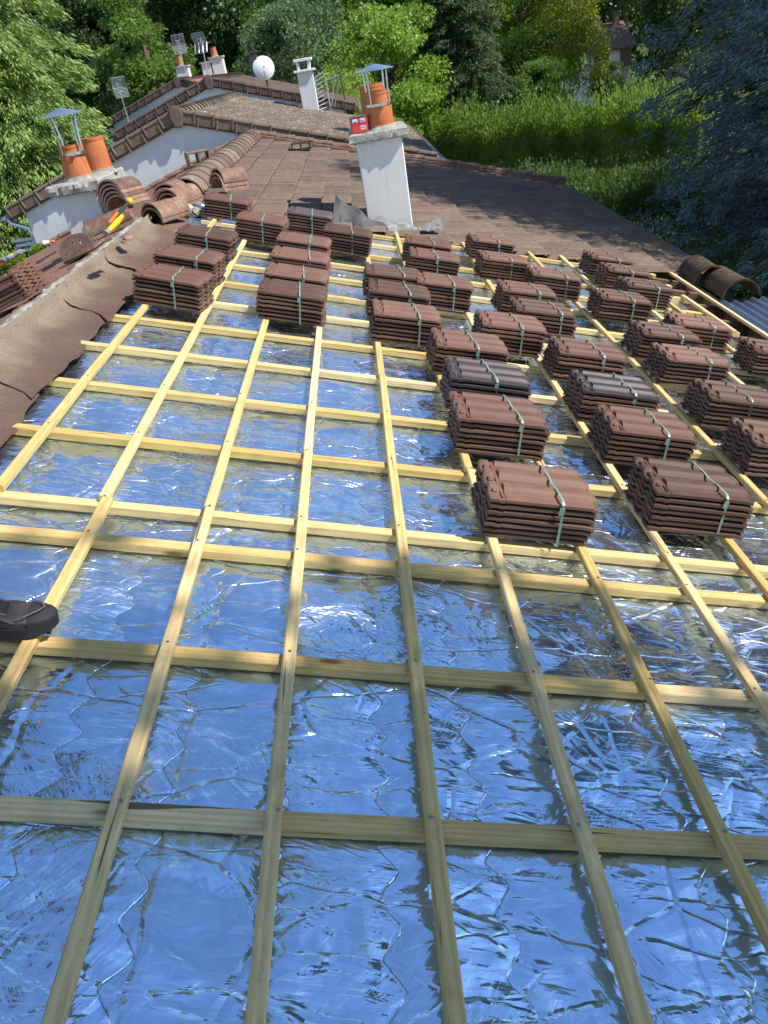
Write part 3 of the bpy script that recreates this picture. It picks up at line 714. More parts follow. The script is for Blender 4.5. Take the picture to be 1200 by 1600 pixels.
# ------------------------------------------------------------------ tile bundles
TL,TW,NT_=.43,.31,7; PT=.0262
def tile_mesh():
    s=np.linspace(0,1,34); pr=prof(s)*1.1; xs=[0,.006,.035,.038,.058,.061,.2,.34,.385,.405,.42,.43]
    P=np.zeros((len(xs),len(s),3))
    for i,x in enumerate(xs):
        P[i,:,0]=x; P[i,:,1]=s*TW; h=pr.copy()
        if x in(.038,.058): h=h*.45
        if x==0: h=h*.8-.002
        if x>.38: 
            d=(x-.38)/.05; h=h*(1-.35*d*d)-.006*d*d
            P[i,:,0]=x-.012*d*np.abs(s-.5)**2*4
        P[i,:,2]=h+.0115
    mb=MB(); mb.sheet(P,np.array([0,0,1.]),.0125)
    # head nibs
    for c in(.20,.48,.80): mb.box((.022,c*TW,.022),(.018,.035,.012),ch=.003)
    mb.box((.048,.5*TW,.016),(.006,.9*TW,.008))
    # nose lip under the lower end and the side lip that closes the near edge
    mb.box((.418,TW/2,.008),(.012,TW*.96,.014),ch=.003)
    return mb
TM=tile_mesh()
proto=thing('tile_bundle','x','roof tiles'); tk=[]
first=TM.build('tile',M_NEW,proto,ang=40)
def strap_mesh(xc=.265,skew=-.02,H=None):
    H=(NT_-1)*PT+.034; mb=MB(); hw=.005
    loop=[(-.004,.0),(-.006,H*.5),(-.003,H-.012),(.012,H+.001),(TW*.28,H+.0035),(TW*.5,H-.003),(TW*.62,H+.0035),(TW-.02,H+.002),(TW+.003,H-.012),(TW+.005,H*.5),(TW+.003,.0),(TW*.5,-.003)]
    n=len(loop); V=[];Fc=[]
    for i,(y,z) in enumerate(loop):
        x=xc+skew*(y/TW-.0)*1.6+(.02*(1-z/H) if y<.02 else 0)
        cy,cz=y-TW/2,z-H/2; l=math.hypot(cy,cz); o=np.array([0,cy/l,cz/l])*.0014
        V+= [(x-hw,y,z),(x+hw,y,z),(x+hw,y+o[1],z+o[2]),(x-hw,y+o[1],z+o[2])]
    for i in range(n):
        a=i*4;b=((i+1)%n)*4
        for k in range(4): Fc.append((a+k,b+k,b+(k+1)%4,a+(k+1)%4))
    mb.add(V,Fc)
    mb.box((xc+.0,.0-.0075,H*.80),(.020,.003,.03))
    return mb
SM=strap_mesh()
bundles=0
def bundle(u,v,yaw,label,mat=None,left=False,n=NT_,loc=None,rot=None,strap=True,group='strapped bundles of new roof tiles on the battens',topdark=False):
    global bundles
    if bundles==0: b=proto; t0=first
    else:
        b=proto.copy(); COL.objects.link(b)
    R=(rot if rot is not None else ROT_R)@Matrix.Rotation(yaw,4,'Z')
    b.location=tuple(loc if loc is not None else Wp(u,v,.001)); b.rotation_euler=R.to_euler(); tag(b,label,'roof tiles',group)
    r=random.Random(bundles*7+1); sh=r.uniform(-.0015,.0025)
    for k in range(n):
        if bundles==0 and k==0: o=first
        else:
            o=first.copy(); COL.objects.link(o); o.parent=b
        o.matrix_local=Matrix.Translation((r.gauss(0,.0045)+sh*k,r.gauss(0,.004)-.0006*k,k*PT))@Matrix.Rotation(r.gauss(0,.010),4,'Z')
        if mat is not None or (topdark and k==n-1):
            o.material_slots[0].link='OBJECT'; o.material_slots[0].material=mat if mat is not None else M_DARK
            if topdark: o['label']='darker top tile'
    if strap:
        if not hasattr(bundle,'s'): bundle.s=SM.build('strap',M_STRAP,b,ang=40); o=bundle.s
        else: o=bundle.s.copy(); COL.objects.link(o); o.parent=b
        o.matrix_local=Matrix.Translation((r.uniform(-.045,.035),0,0))@Matrix.Rotation(r.uniform(-.04,.04),4,'Z')
    bundles+=1
    return b
B_=[ # u, v, yaw, label
(-1.15,4.80,-.13,'nearest tile bundle of the three beside the ridge flashing, green strap'),
(-1.15,5.38,-.13,'middle tile bundle of the three beside the ridge flashing'),
(-1.16,6.12,-.10,'farthest tile bundle of the three beside the ridge flashing'),
(-1.20,7.75,-.05,'brown tile bundle at the back left corner, beside the loose ridge tiles'),
(-.80,7.02,-.12,'tile bundle just in front and right of the back left corner bundle'),
(-.39,4.79,-.03,'nearest tile bundle of the second row from the ridge, on the third and fourth battens'),
(-.39,5.24,-.04,'second tile bundle from the front in the row left of centre'),
(-.39,5.80,-.06,'third tile bundle from the front in the row left of centre'),
(-.39,6.38,-.08,'fourth tile bundle from the front in the row left of centre'),
(-.39,7.62,-.05,'tile bundle with a dark slate-coloured top tile at the back, left of the chimney'),
(-.03,7.02,-.10,'tile bundle left of the foot of the white chimney'),
(.335,4.62,.0,'nearest tile bundle of the centre row, on the fifth batten'),
(.33,5.14,.0,'second tile bundle from the front in the centre row'),
(.32,5.64,.02,'third tile bundle from the front in the centre row'),
(.70,7.02,-.06,'tile bundle right of the chimney foot, the farther of the close pair'),
(.70,6.46,-.02,'tile bundle right of the chimney foot, the nearer of the close pair'),
(.69,5.58,.0,'tile bundle between the centre row and the chimney pair'),
(.695,2.41,.0,'large tile bundle nearest the camera, left of the two front ones'),
(.69,3.14,.01,'tile bundle directly behind the nearest one, strap on its right half'),
(.70,3.64,.0,'darker slate-brown tile bundle, third from the front in its row'),
(.68,4.15,.04,'tile bundle fourth from the front, behind the dark bundle'),
(1.03,4.69,.0,'tile bundle diagonally behind and right of the fourth bundle of the front row'),
(1.36,5.68,.03,'tile bundle in the middle field, farther of two side by side steps'),
(1.38,5.16,-.0,'tile bundle in the middle field, nearer of two side by side steps'),
(1.40,7.55,.05,'farthest tile bundle right of the chimney, against the old tiles'),
(1.38,6.75,.05,'tile bundle second from the old tiles, right of the chimney'),
(1.755,6.38,.0,'tile bundle alone on a yellow batten between the middle and right fields'),
(1.425,2.60,-.0,'large tile bundle nearest the camera at right, wavy tile ends showing'),
(1.42,3.20,-.02,'tile bundle second from the front in the right-hand row'),
(1.42,3.69,.0,'dark-topped tile bundle third from the front in the right-hand row'),
(1.44,4.30,.0,'tile bundle fourth from the front in the right-hand row'),
(2.19,5.86,.04,'tallest-looking tile bundle in the right back group of four, nearest of them'),
(2.59,7.50,.06,'farthest tile bundle at right, touching the shaded old tiles'),
(2.60,7.00,.04,'second farthest tile bundle at right below the shaded old tiles'),
(2.60,6.45,.05,'tile bundle in the right back group nearest the open eaves'),
(2.20,4.96,.04,'third tile bundle from the front in the second row from the right edge'),
(2.19,4.46,.04,'second tile bundle from the front in the second row from the right edge'),
(2.62,5.36,.0,'tile bundle beside the long pale batten at the open eaves'),
(2.19,3.82,.0,'tile bundle cut by the right edge of the picture, above the lower half one'),
(2.17,3.24,.0,'tile bundle half out of the picture at right, between two others'),
(3.02,4.90,.0,'tile bundle at the right picture edge next to the eaves'),
(2.13,2.28,.0,'lowest tile bundle at the right picture edge, only its end showing'),
]
for i,(u,v,y,l) in enumerate(B_):
    bundle(u,v,y,l,mat=M_DARK if i==19 else None,topdark=i in(9,29))
# bundle on the left slope
s,v=onL((55,461),.03)
lb=Wl(s,v,.035); LR=ROT_L@Matrix.Rotation(PI-.10,4,'Z')
bundle(0,0,0,'unstrapped stack of red-brown tiles on the left slope under the orange gloves',loc=lb+np.array([.0,.31,0]),rot=LR,strap=False,n=7)
bpy.context.view_layer.update()
# ------------------------------------------------------------------ chimneys
def chimney(px,py,base_z,top_z,w,d,cap,label,name='chimney'):
    t=thing(name,label,'chimney',(px,py,base_z-.3))
    mb=MB(); mb.box((px+w/2,py+d/2,(base_z-.3+top_z)/2),(w,d,top_z-base_z+.3),ch=.012); mb.build('shaft',M_CHIM,t,world=True,smooth=False)
    return t
def slab(mb,x0,x1,y0,y1,z0,z1,r,amp=.006,n=16):
    r=random.Random(r)
    # rough edged concrete slab
    def ring(z,inset):
        pts=[]
        for k in range(n): pts.append((x0+inset+(x1-x0-2*inset)*k/n,y0+inset))
        for k in range(n): pts.append((x1-inset,y0+inset+(y1-y0-2*inset)*k/n))
        for k in range(n): pts.append((x1-inset-(x1-x0-2*inset)*k/n,y1-inset))
        for k in range(n): pts.append((x0+inset,y1-inset-(y1-y0-2*inset)*k/n))
        return [(a+r.gauss(0,amp),b+r.gauss(0,amp),z+r.gauss(0,amp*.5)) for a,b in pts]
    R_=[ring(z0,.012),ring(z0+.01,0),ring((z0+z1)/2,0),ring(z1-.012,0),ring(z1,.016)]; m=4*n
    V=[q for rr in R_ for q in rr]; F=[]
    for i in range(len(R_)-1):
        for k in range(m): k2=(k+1)%m; F.append((i*m+k,i*m+k2,(i+1)*m+k2,(i+1)*m+k))
    F.append(tuple(range(m))[::-1]); F.append(tuple((len(R_)-1)*m+k for k in range(m)))
    mb.add(V,F)
def pot(t,c,r0,r1,h):
    mb=MB(); mb.lathe(c,[(r0*1.02,0),(r0,.03),(r1,h-.035),(r1*1.03,h-.03),(r1*1.03,h),(r1*.86,h),(r1*.84,h*.3),(0,h*.3)],28)
    m2=MB(); m2.lathe(c,[(r0*1.35,-.01),(r0*1.22,.012),(r0*1.04,.03),(r0*1.0,.045)],20); m2.build('mortar_bed',M_MORT,t,world=True,ang=20)
    return mb.build('chimney_pot',M_POT,t,world=True)
def hat(t,c,r,zc,zleg,rp):
    mb=MB(); n=12; 
    V=[(c[0],c[1],zc+.055)]+[(c[0]+r*(1+.03*(k%2))*math.cos(2*PI*k/n),c[1]+r*(1+.03*(k%2))*math.sin(2*PI*k/n),zc-(.004 if k%2 else 0)) for k in range(n)]+[(c[0],c[1],zc+.052)]+[(c[0]+r*(1+.03*(k%2))*math.cos(2*PI*k/n),c[1]+r*(1+.03*(k%2))*math.sin(2*PI*k/n),zc-.006) for k in range(n)]
    F=[(0,1+k,1+(k+1)%n) for k in range(n)]+[(n+1,n+2+(k+1)%n,n+2+k) for k in range(n)]+[(1+k,n+2+k,n+2+(k+1)%n,1+(k+1)%n) for k in range(n)]
    mb.add(V,F); h=mb.build('rain_hat',M_HAT,t,world=True,smooth=False)
    for k in range(4):
        a=PI/4+k*PI/2+.15; x,y=math.cos(a),math.sin(a); mb=MB()
        mb.tube([(c[0]+rp*1.05*x,c[1]+rp*1.05*y,zleg-.03),(c[0]+rp*1.08*x,c[1]+rp*1.08*y,zleg+.1),(c[0]+r*.72*x,c[1]+r*.72*y,zc-.0)],.009,6); mb.build('hat_leg',M_ZINC,t,world=True)
    mb=MB(); mb.lathe((c[0],c[1],zleg-.02),[(rp*1.045,-.012),(rp*1.07,-.012),(rp*1.07,.012),(rp*1.045,.012)],28); mb.box((c[0]+rp*.3,c[1]-rp*1.08,zleg-.02),(.03,.03,.03)); mb.build('clamp_band',M_ZINC,t,world=True)
# right (centre) chimney
a=atY((568,300),8.85); b=atY((639,300),8.85); cx0,cx1=a[0],b[0]; ztop=atY((598,217),8.85)[2]
ch=chimney(cx0,8.85,3.6,ztop,cx1-cx0,.72,None,'tall white rendered chimney in the middle with one hooded orange pot')
mb=MB(); slab(mb,cx0-.065,cx1+.065,8.785,9.64,ztop,ztop+.085,3); mb.build('cap_slab',M_CONC,ch,world=True,ang=20)
zc=ztop+.085
pc=(atY((592,190),9.05)[0]+.02,9.02,zc-.005); ptop=atY((592,137),9.02)[2]
pot(ch,pc,.14,.128,.36)
p2=(pc[0]-.045,9.42,zc-.005); pot(ch,p2,.14,.128,.42)
hz=atY((587,103),9.02)[2]; hat(ch,(pc[0],pc[1]),.205,hz-.03,zc+.25,.128)
mb=MB(); bx=thing('card_box','small red cardboard carton with white and blue print on the centre chimney cap','box',(pc[0]-.235,8.95,zc+.005))
mb.box((0,0,.075),(.17,.11,.15),Matrix.Rotation(.12,3,'Z'),ch=.003); mb.build('carton',M_RED2,bx)
for k,(x,z,m_) in enumerate([(-.045,.115,M_LBL),(.035,.115,M_LBL),(.035,.045,M_LBL),(.035,.045,M_BLUE),(-.045,.105,M_BLUE),(.03,.11,M_BLUE)]):
    mb=MB(); w_,h_=(.055,.035) if m_ is M_LBL else (.035,.008)
    mb.box((0,0,0),(w_,.002,h_)); o=mb.build('printed_label' ,m_,bx,smooth=False); R_=Matrix.Rotation(.12,4,'Z'); o.matrix_local=R_@Matrix.Translation((x,-.0565-.0012*(m_ is M_BLUE),z))
mb=MB(); mb.box((0,0,.152),(.19,.12,.004),Matrix.Rotation(.12,3,'Z')); mb.build('lid_flap',M_UND,bx,smooth=False)
# left chimney
YL=7.6; cl=atY((72,300),YL); crr=atY((152,283),YL); zt=cl[2]-.0
a0,a1=cl[0]+.065,crr[0]-.055
chl=chimney(a0,YL+.06,Wl(.8,YL)[2]-.1,zt-.05,a1-a0,.74,None,'squat grey-white chimney at left with two orange pots, one hooded')
mb=MB(); slab(mb,cl[0],crr[0],YL,YL+.95,zt-.06,zt+.035,8); mb.build('cap_slab',M_CONC,chl,world=True,ang=20)
xm=(cl[0]+crr[0])/2
q=atY((122,271),YL+.24); pot(chl,(q[0],YL+.24,zt+.03),.125,.105,.30)
q2=atY((154,257),YL+.66); pot(chl,(q2[0],YL+.66,zt+.03),.125,.115,.32)
hz=atY((90,184),YL+.24); hat(chl,(q[0]+.02,YL+.24),.2,zt+.58,zt+.28,.105)
import bmesh
def lump(r,sub=3,seed=0,sq=(1,1,1),amp=.35):
    bm=bmesh.new(); bmesh.ops.create_icosphere(bm,subdivisions=sub,radius=r); q=random.Random(seed); off=Vector((q.random()*9,q.random()*9,q.random()*9))
    from mathutils import noise
    for v_ in bm.verts:
        k=1+amp*noise.noise(v_.co/r*1.6+off)+amp*.5*noise.noise(v_.co/r*5+off); v_.co=Vector((v_.co.x*k*sq[0],v_.co.y*k*sq[1],v_.co.z*k*sq[2]))
    mb=MB(); bm.verts.ensure_lookup_table(); mb.add([v_.co[:] for v_ in bm.verts],[[v_.index for v_ in f.verts] for f in bm.faces]); bm.free(); return mb
# ------------------------------------------------------------------ things on the left slope
def ridge_pile(label,items,base,group='old half round ridge tiles piled by the ridge'):
    for k,(p0,p1,r0,up,l,mj) in enumerate(items):
        t=thing('ridge_tile',l,'ridge tile',p0,group); mb=MB()
        halfround(mb,p0,p1,r0,r0*.86,.016,up,.98,0,1,18); mb.build('clay_body',[M_RED,mj],t,world=True)
def nest(c,d,n,r,sp,up,txt,g,mj=M_PINK,L=.38,jx=.0):
    d=np.array(d,float); d/=np.linalg.norm(d); up=np.array(up,float)/np.linalg.norm(up); it=[]
    for k in range(n):
        o=np.array(c)+up*sp*k+d*(random.uniform(-.015,.015))+np.array([jx*k,0,0])
        nm=['bottom','second','third','fourth','fifth'][k] if k<n-1 else 'topmost'
        it.append((o,o+d*L,r,up,f'{nm} half round ridge tile {txt}',mj))
    ridge_pile('',it,None)
NL=np.array([-SP,0,CP])
def PL(px,w): s,v=onL(px,w); return Wl(s,v,w)
def atYp(px,Y): return atY(px,Y)
g0=atY((183,318),7.55); nest(g0-np.array([0,0,.06]),(.35,1,-.05),5,.135,.036,(-.28,0,1),'in the tall nested pile beside the left chimney','a')
g1=atY((258,312),8.6); nest(g1-np.array([0,0,.08]),(.15,1,0),3,.15,.045,(.15,0,1),'in the pile left of the white rubble','b')
g2=atY((236,338),7.7); nest(g2-np.array([0,0,.07]),(.6,.8,0),2,.15,.04,(0,0,1),'on the flashing corner','c')
g3=atY((338,292),9.0); nest(g3-np.array([0,0,.04]),(.75,.65,-.1),3,.14,.045,(.2,0,1),'in the small pile on the ridge','d',L=.33)
g4=atY((148,368),7.35); nest(g4-np.array([0,0,.1]),(1,.25,.22),4,.115,.042,(-.3,-.2,1),'in the lying pile behind the yellow tool','e',L=.42)
rs=random.Random(8)
for px_,w_,l_ in(((196,372),.03,'little clay shard in front of the lying ridge tiles'),((176,338),.08,'clay shard tucked behind the lying ridge tiles')):
    sd=tag(lump(.045,2,int(px_[0]),(1.5,.9,.4),.8).build('tile_shard',M_RED,None,ang=25),l_,'tile shard'); sd.location=tuple(PL(px_,w_)); sd.rotation_euler=(.3,-.2,1)
g5=atY((262,318),8.15); nest(g5-np.array([0,0,.10]),(.45,.9,0),3,.155,.042,(.1,0,1),'in the middle pile beside the rubble','f',L=.40)
def hollow(label,px,Y,w_,d_,h_,yaw,m_,dz=0.):
    c=atY(px,Y); t=thing('vent_piece',label,'vent block',(c[0],Y,c[2]-h_/2-dz)); mb=MB(); M3=Matrix.Rotation(yaw,3,'Z')
    q=lambda x,y,z:np.array((M3@Vector((x,y,z)))[:])
    for z in(.0,h_): mb.box(q(0,0,z),(w_,d_,.022),M3,ch=.006)
    for x in(-w_/2+.012,0,w_/2-.012): mb.box(q(x,0,h_/2),(.022,d_*.98,h_-.02),M3,ch=.004)
    mb.build('clay_body',m_,t)
hollow('hollow red clay vent block sitting on the left side of the ridge',(309,246),11.2,.30,.24,.14,.35,M_RED)
hollow('dark red vent tile on the old tiles below the verge, left of the chimney',(470,228),14.9,.34,.26,.12,.1,M_BLOTCH)
# rubble with crumpled foil offcut
rb=thing('rubble_heap','pale lump of mortar and crumpled foil at the end of the ridge caps','rubble',atY((305,322),8.2)-np.array([0,0,.06]))
for k,(o,r_,m_) in enumerate([((-.07,0,.05),.05,M_CREAM),((.02,.02,.03),.08,M_LEADL),((.12,-.05,.02),.07,M_ZINC),((0,-.1,.01),.06,M_MORT),((.18,.05,.02),.06,M_MORT)]):
    o_=lump(r_,3,k,(1.2,1,.7),.7).build(['mortar_lump','foil_scrap'][m_ in(M_LEADL,M_ZINC)],m_,rb,ang=25); o_.location=o
# caulking gun / clamp tool
tp=PL((183,358),.14); tl=thing('hand_tool','yellow and black hand tool with an orange knob leaning on the ridge tiles','tool',tp)
A=Vector(atY((170,360),tp[1]-.12)-tp); B=Vector(atY((205,322),tp[1]+.10)-tp)
mb=MB(); mb.tube([A,A.lerp(B,.35),A.lerp(B,.6)],[.015,.022,.014],10); mb.build('body',M_YEL,tl)
mb=MB(); mb.tube([A.lerp(B,.35)+Vector((0,0,.03)),A.lerp(B,.95)+Vector((0,0,.03))],[.013,.011],8); mb.build('handle',M_BLK,tl)
mb=MB(); mb.tube([A.lerp(B,.12)+Vector((0,-.02,.03)),A.lerp(B,.5)+Vector((0,-.02,.035))],.010,8); mb.build('trigger',M_ORN,tl)
o=lump(.022,2,3,amp=.05).build('knob',M_YEL,tl); o.location=B+Vector((0,0,.03))
mb=MB(); mb.tube([A,A-(B-A)*.12],[.014,.02],10); mb.build('nozzle',M_MORT,tl)
# brush beside it, dark slate, perforated vent tile
q=PL((143,372),.05); sl=thing('slate_offcut','dark blue-grey flat slate piece lying under the ridge tile pile','slate',q,rot=ROT_L)
mb=MB(); mb.box((0,0,0),(.22,.34,.03),Matrix.Rotation(.35,3,'Z'),ch=.004); mb.build('slate',M_LEAD,sl,smooth=False)
q=PL((122,396),.05); vt=thing('vent_tile','upright brown vent tile with rounded top and three dark holes','vent tile',q)
cu=bpy.data.curves.new('vt','CURVE'); cu.dimensions='2D'; cu.fill_mode='BOTH'; cu.extrude=.007; cu.bevel_depth=.002
def spl(pts):
    s_=cu.splines.new('POLY'); s_.points.add(len(pts)-1); s_.use_cyclic_u=True
    for p_,q_ in zip(s_.points,pts): p_.co=(q_[0],q_[1],0,1)
spl([(-.15,-.02),(.15,-.02)]+[(.15*math.cos(a),.07+.09*math.sin(a)) for a in np.linspace(0,PI,16)])
for hx,hy in((-.07,.04),(-.005,.085),(.055,.075)): spl([(hx+.013*math.cos(a),hy+.018*math.sin(a)) for a in np.linspace(0,2*PI,12,endpoint=False)][::-1])
co_=bpy.data.objects.new('vt',cu); COL.objects.link(co_); bpy.context.view_layer.update()
me=bpy.data.meshes.new_from_object(co_.evaluated_get(bpy.context.evaluated_depsgraph_get())); bpy.data.objects.remove(co_)
me.materials.clear(); me.materials.append(M_RED); o=bpy.data.objects.new('perforated_plate',me); COL.objects.link(o); o.parent=vt
o.matrix_local=Matrix.Rotation(-.25,4,'Y')@Matrix.Rotation(math.radians(62),4,'X')
mb=MB(); mb.box((0,.16,-.02),(.3,.34,.02),Matrix.Rotation(-.29,3,'Y'),ch=.004); mb.build('tile_base',M_RED,vt,smooth=False)
# broken slates around the vent
q=PL((72,402),.02); mb=MB(); mb.box((0,0,0),(.30,.16,.018),ROT_L.to_3x3()@Matrix.Rotation(.3,3,'Z'),ch=.003)
o=tag(mb.build('tile_shard',M_LEAD,None,smooth=False),'dark broken tile shard lying between the glove stack and the vent tile','tile shard'); o.location=q
# orange gloves on the stack
def glove(label,pos,yaw,seed):
    r=random.Random(seed); mb=MB()
    mb.tube([(-.13,0,.02),(-.08,0,.022),(-.03,0,.026),(.02,.0,.024),(.045,0,.018)],[.034,.034,.043,.046,.03],12,0)
    V=mb.v[0]; V[:,2]=(V[:,2]-.022)*.5+.022
    for k,(y,L,a) in enumerate([(-.036,.075,-.18),(-.013,.09,-.05),(.012,.085,.05),(.034,.068,.18)]):
        z=.022; p=[(.03,y,z)]; 
        for s in(.4,.75,1.): p.append((.03+L*s*math.cos(a),y+L*s*math.sin(a),z+.012*math.sin(s*PI)*r.uniform(.4,1.6)-.006*s))
        mb.tube(p,[.0115,.0125,.0115,.006],8,1)
    mb.tube([(-.04,.035,.022),(-.01,.062,.026),(.025,.078,.022),(.04,.082,.02)],[.014,.0135,.012,.006],8,1)
    t=thing('glove',label,'glove',pos,None); t.rotation_euler=(LR_eu[0],LR_eu[1],LR_eu[2]+yaw)
    mb.build('knit_shell',[M_GLV,M_GRYK],t,ang=60)
LR_eu=ROT_L.to_euler(); H7=.22
gp=lb+np.array(Wl(.085,0,H7))-np.array(Wl(0,0,0))
glove('orange work glove with grey fingers, upper of the pair on the left tile stack',tuple(gp+np.array([-.02,.22,0])),.25,1)
glove('orange work glove with grey fingers, lower of the pair nearer the camera',tuple(gp+np.array([-.04,.08,0])),-.2,2)
# ------------------------------------------------------------------ neighbours
def P3(X,Y,Z): return np.array([X,Y,Z+Z0])
def neighbour(label,xr,zr,y0,y1,LR_,LL_,mR,mL,mV,name='terraced_house',pr=math.radians(17.3),ns=9,capmat=M_RIDGE,lift=.02):
    c,s=math.cos(pr),math.sin(pr); t=thing(name,label,'house',(xr,(y0+y1)/2,0)); zr+=Z0
    def twR(V): return np.stack([xr+V[:,0]*c+V[:,2]*s,V[:,1],zr-V[:,0]*s+V[:,2]*c],1)
    def twL(V): return np.stack([xr-V[:,0]*c-V[:,2]*s,V[:,1],zr-V[:,0]*s+V[:,2]*c],1)
    tiles_obj('tile_covering',t,mR,tilefield(.02,LR_,y0+.02,y1,.36,.2933,twR,ns,int(y0),w0=0,lift=lift))
    tiles_obj('tile_covering',t,mL,tilefield(.02,LL_,y0+.02,y1,.36,.2933,twL,5,int(y0)+1,w0=0,lift=lift),True)
    mb=MB()
    for tw,L in((twR,LR_),(twL,LL_)):
        q=tw(np.array([[0,y0,-.02],[L,y0,-.02],[L,y1,-.02],[0,y1,-.02],[0,y0,-.16],[L,y0,-.16],[L,y1,-.16],[0,y1,-.16]])); mb.add(q,[(0,1,2,3),(7,6,5,4),(0,4,5,1),(1,5,6,2),(2,6,7,3),(3,7,4,0)])
    mb.build('roof_deck',M_OLDW,t,smooth=False,world=True)
    xa,xb=xr-LL_*c+.35,xr+LR_*c-.45; yw0=y0+.05; za=zr-(xr-xa)*s/c-.12; zb=zr-(xb-xr)*s/c-.12
    q=[(xa,0),(xb,0),(xb,zb),(xr,zr-.1),(xa,za)]; V=[(x,y,z) for y in(yw0,y1-.05) for x,z in q]
    mb=MB(); mb.add(V,[(0,1,2,3,4),(9,8,7,6,5)]+[(i+5,(i+1)%5+5,(i+1)%5,i) for i in range(5)]); mb.build('wall',M_WHITE,t,smooth=False,world=True)
    # verge tiles of both slopes
    for sg,L in((1,LR_),(-1,LL_)):
        Rm=Matrix.Rotation(sg*pr,3,'Y'); n=int(L/.36)
        for k in range(n):
            d=.18+k*.36; cx=xr+sg*d*c; cz=zr-d*s; mb=MB()
            mb.box((cx+sg*.0,y0-.02,cz-.055+.012),(.355,.05,.17),Rm,ch=.006)
            mb.box((cx+sg*.15,y0-.052,cz-.05+.0),(.035,.03,.20),Rm,ch=.008)
            mb.box((cx-sg*.15,y0-.050,cz-.05+.045*sg*0),(.03,.025,.19),Rm,ch=.008)
            a=np.array([cx-sg*.18*c,y0-.01,cz+.18*s+.055]);b=np.array([cx+sg*.19*c,y0-.01,cz-.19*s+.065]); mb.tube([a,b],[.045,.05],8)
            mb.build('verge_tile',mV,t,world=True)
    n=int((y1-y0)/.4)
    for k in range(n):
        y=y0-.05+k*.4; mb=MB(); halfround(mb,(xr,y,zr-.06),(xr,y+.43,zr-.07),.19,.165,ang=.85,n=12); mb.build('ridge_tile',capmat,t,world=True)
    mb=MB(); oct_=[(-.13,-.02),(-.11,.10),(-.05,.15),(.05,.15),(.11,.10),(.13,-.02),(.07,-.22),(-.07,-.22)]
    V=[(xr+x,y,zr+z) for y in(y0-.09,y0-.05) for x,z in oct_]+[(xr+x*.8,y0-.1,zr-.02+z*.8) for x,z in oct_]
    mb.add(V,[tuple(range(16,24))]+[(16+i,16+(i+1)%8,(i+1)%8,i) for i in range(8)]+[(i,(i+1)%8,8+(i+1)%8,8+i) for i in range(8)]+[tuple(range(8,16))[::-1]]); mb.build('ridge_end_cap',capmat,t,world=True,smooth=False)
    for sg,L in((1,LR_),(-1,LL_)):
        x=xr+sg*(L*c+.09); z=zr-L*s-.06; mb=MB(); arc=[(x+.065*math.cos(a),z+.065*math.sin(a)) for a in np.linspace(-PI,0,8)]
        mb.sheet(np.array([[[a,y,b] for a,b in arc] for y in(y0-.02,y1)]),np.array([0,0,1.]),.004)
        xw=xa if sg<0 else xb
        mb.tube([(x,y0+.15,z-.07),(x-sg*.05,y0+.15,z-.16),(xw+sg*.08,y0+.15,z-.3),(xw+sg*.06,y0+.15,z-.5),(xw+sg*.06,y0+.15,.1)],.045,8); mb.build('gutter',M_ZINC,t,world=True)
    return t
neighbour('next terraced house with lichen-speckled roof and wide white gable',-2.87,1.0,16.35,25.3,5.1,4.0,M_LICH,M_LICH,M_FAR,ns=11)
b=atY((325,122),25.6); e=atY((560,160),25.6)
neighbour('second house along the terrace, purple-brown roof carrying the white satellite dish',b[0],b[2]-Z0-.06,25.6,33.8,(e[0]-b[0])/.955,3.35,M_PURP,M_LICH,M_PURP,ns=7,capmat=M_PURP)
b=atY((276,124),34.2)
neighbour('third house along the terrace, orange-brown roof strip and pale gable under the aerials',b[0],b[2]-Z0-.06,34.2,42,4.6,3.4,M_ORNG,M_LICH,M_PURP,ns=6,capmat=M_PURP)
# tall white chimney far end of the lichened roof
yc=24.2; a=atY((480,100),yc); bb=atY((485,165),yc)
t=thing('chimney','slender white chimney with an open H-shaped top on the lichened roof','chimney',(a[0],yc,bb[2]-.3))
w=.42; xm=atY((482,150),yc)[0]; ztp=atY((478,112),yc)[2]
mb=MB(); mb.box((xm,yc+.3,(bb[2]-.4+ztp)/2),(w,.6,ztp-bb[2]+.4)); mb.build('shaft',M_WHITE,t,world=True,smooth=False)
mb=MB(); mb.box((xm,yc+.3,ztp+.03),(w+.16,.76,.06),ch=.01); mb.build('cap_slab',M_WHITE,t,world=True,smooth=False)
mb=MB()
for x in(-.15,.15): mb.box((xm+x,yc+.3,ztp+.16),(.07,.6,.2),Matrix.Rotation(x*.9,3,'Y'))
mb.box((xm,yc+.3,ztp+.29),(.5,.66,.07),ch=.01); mb.build('cowl',M_WHITE,t,world=True,smooth=False)
# small far chimneys
for k,(px,Y,lab,w_,h_,ph) in enumerate([((288,117),37,'small far chimney with a short orange pot at the left end of the orange roof',.5,.3,.35),((327,113),35.5,'small far white chimney without a pot beside the middle aerial',.42,.35,0),((343,112),35.5,'small far white chimney with an orange pot behind the terrace ridge',.5,.5,.33)]):
    c_=atY(px,Y); t=thing('chimney',lab,'chimney',(c_[0],Y,c_[2]-.6)); mb=MB(); mb.box((c_[0],Y,c_[2]-.2+h_/2-.2),(w_,.5,h_+.8)); mb.build('shaft',M_WHITE,t,world=True,smooth=False)
    mb=MB(); mb.box((c_[0],Y,c_[2]+h_-.0),(w_+.1,.6,.06)); mb.build('cap_slab',M_CONC,t,world=True,smooth=False)
    if ph: pot(t,(c_[0]-.05,Y,c_[2]+h_+.03),.13,.11,ph)
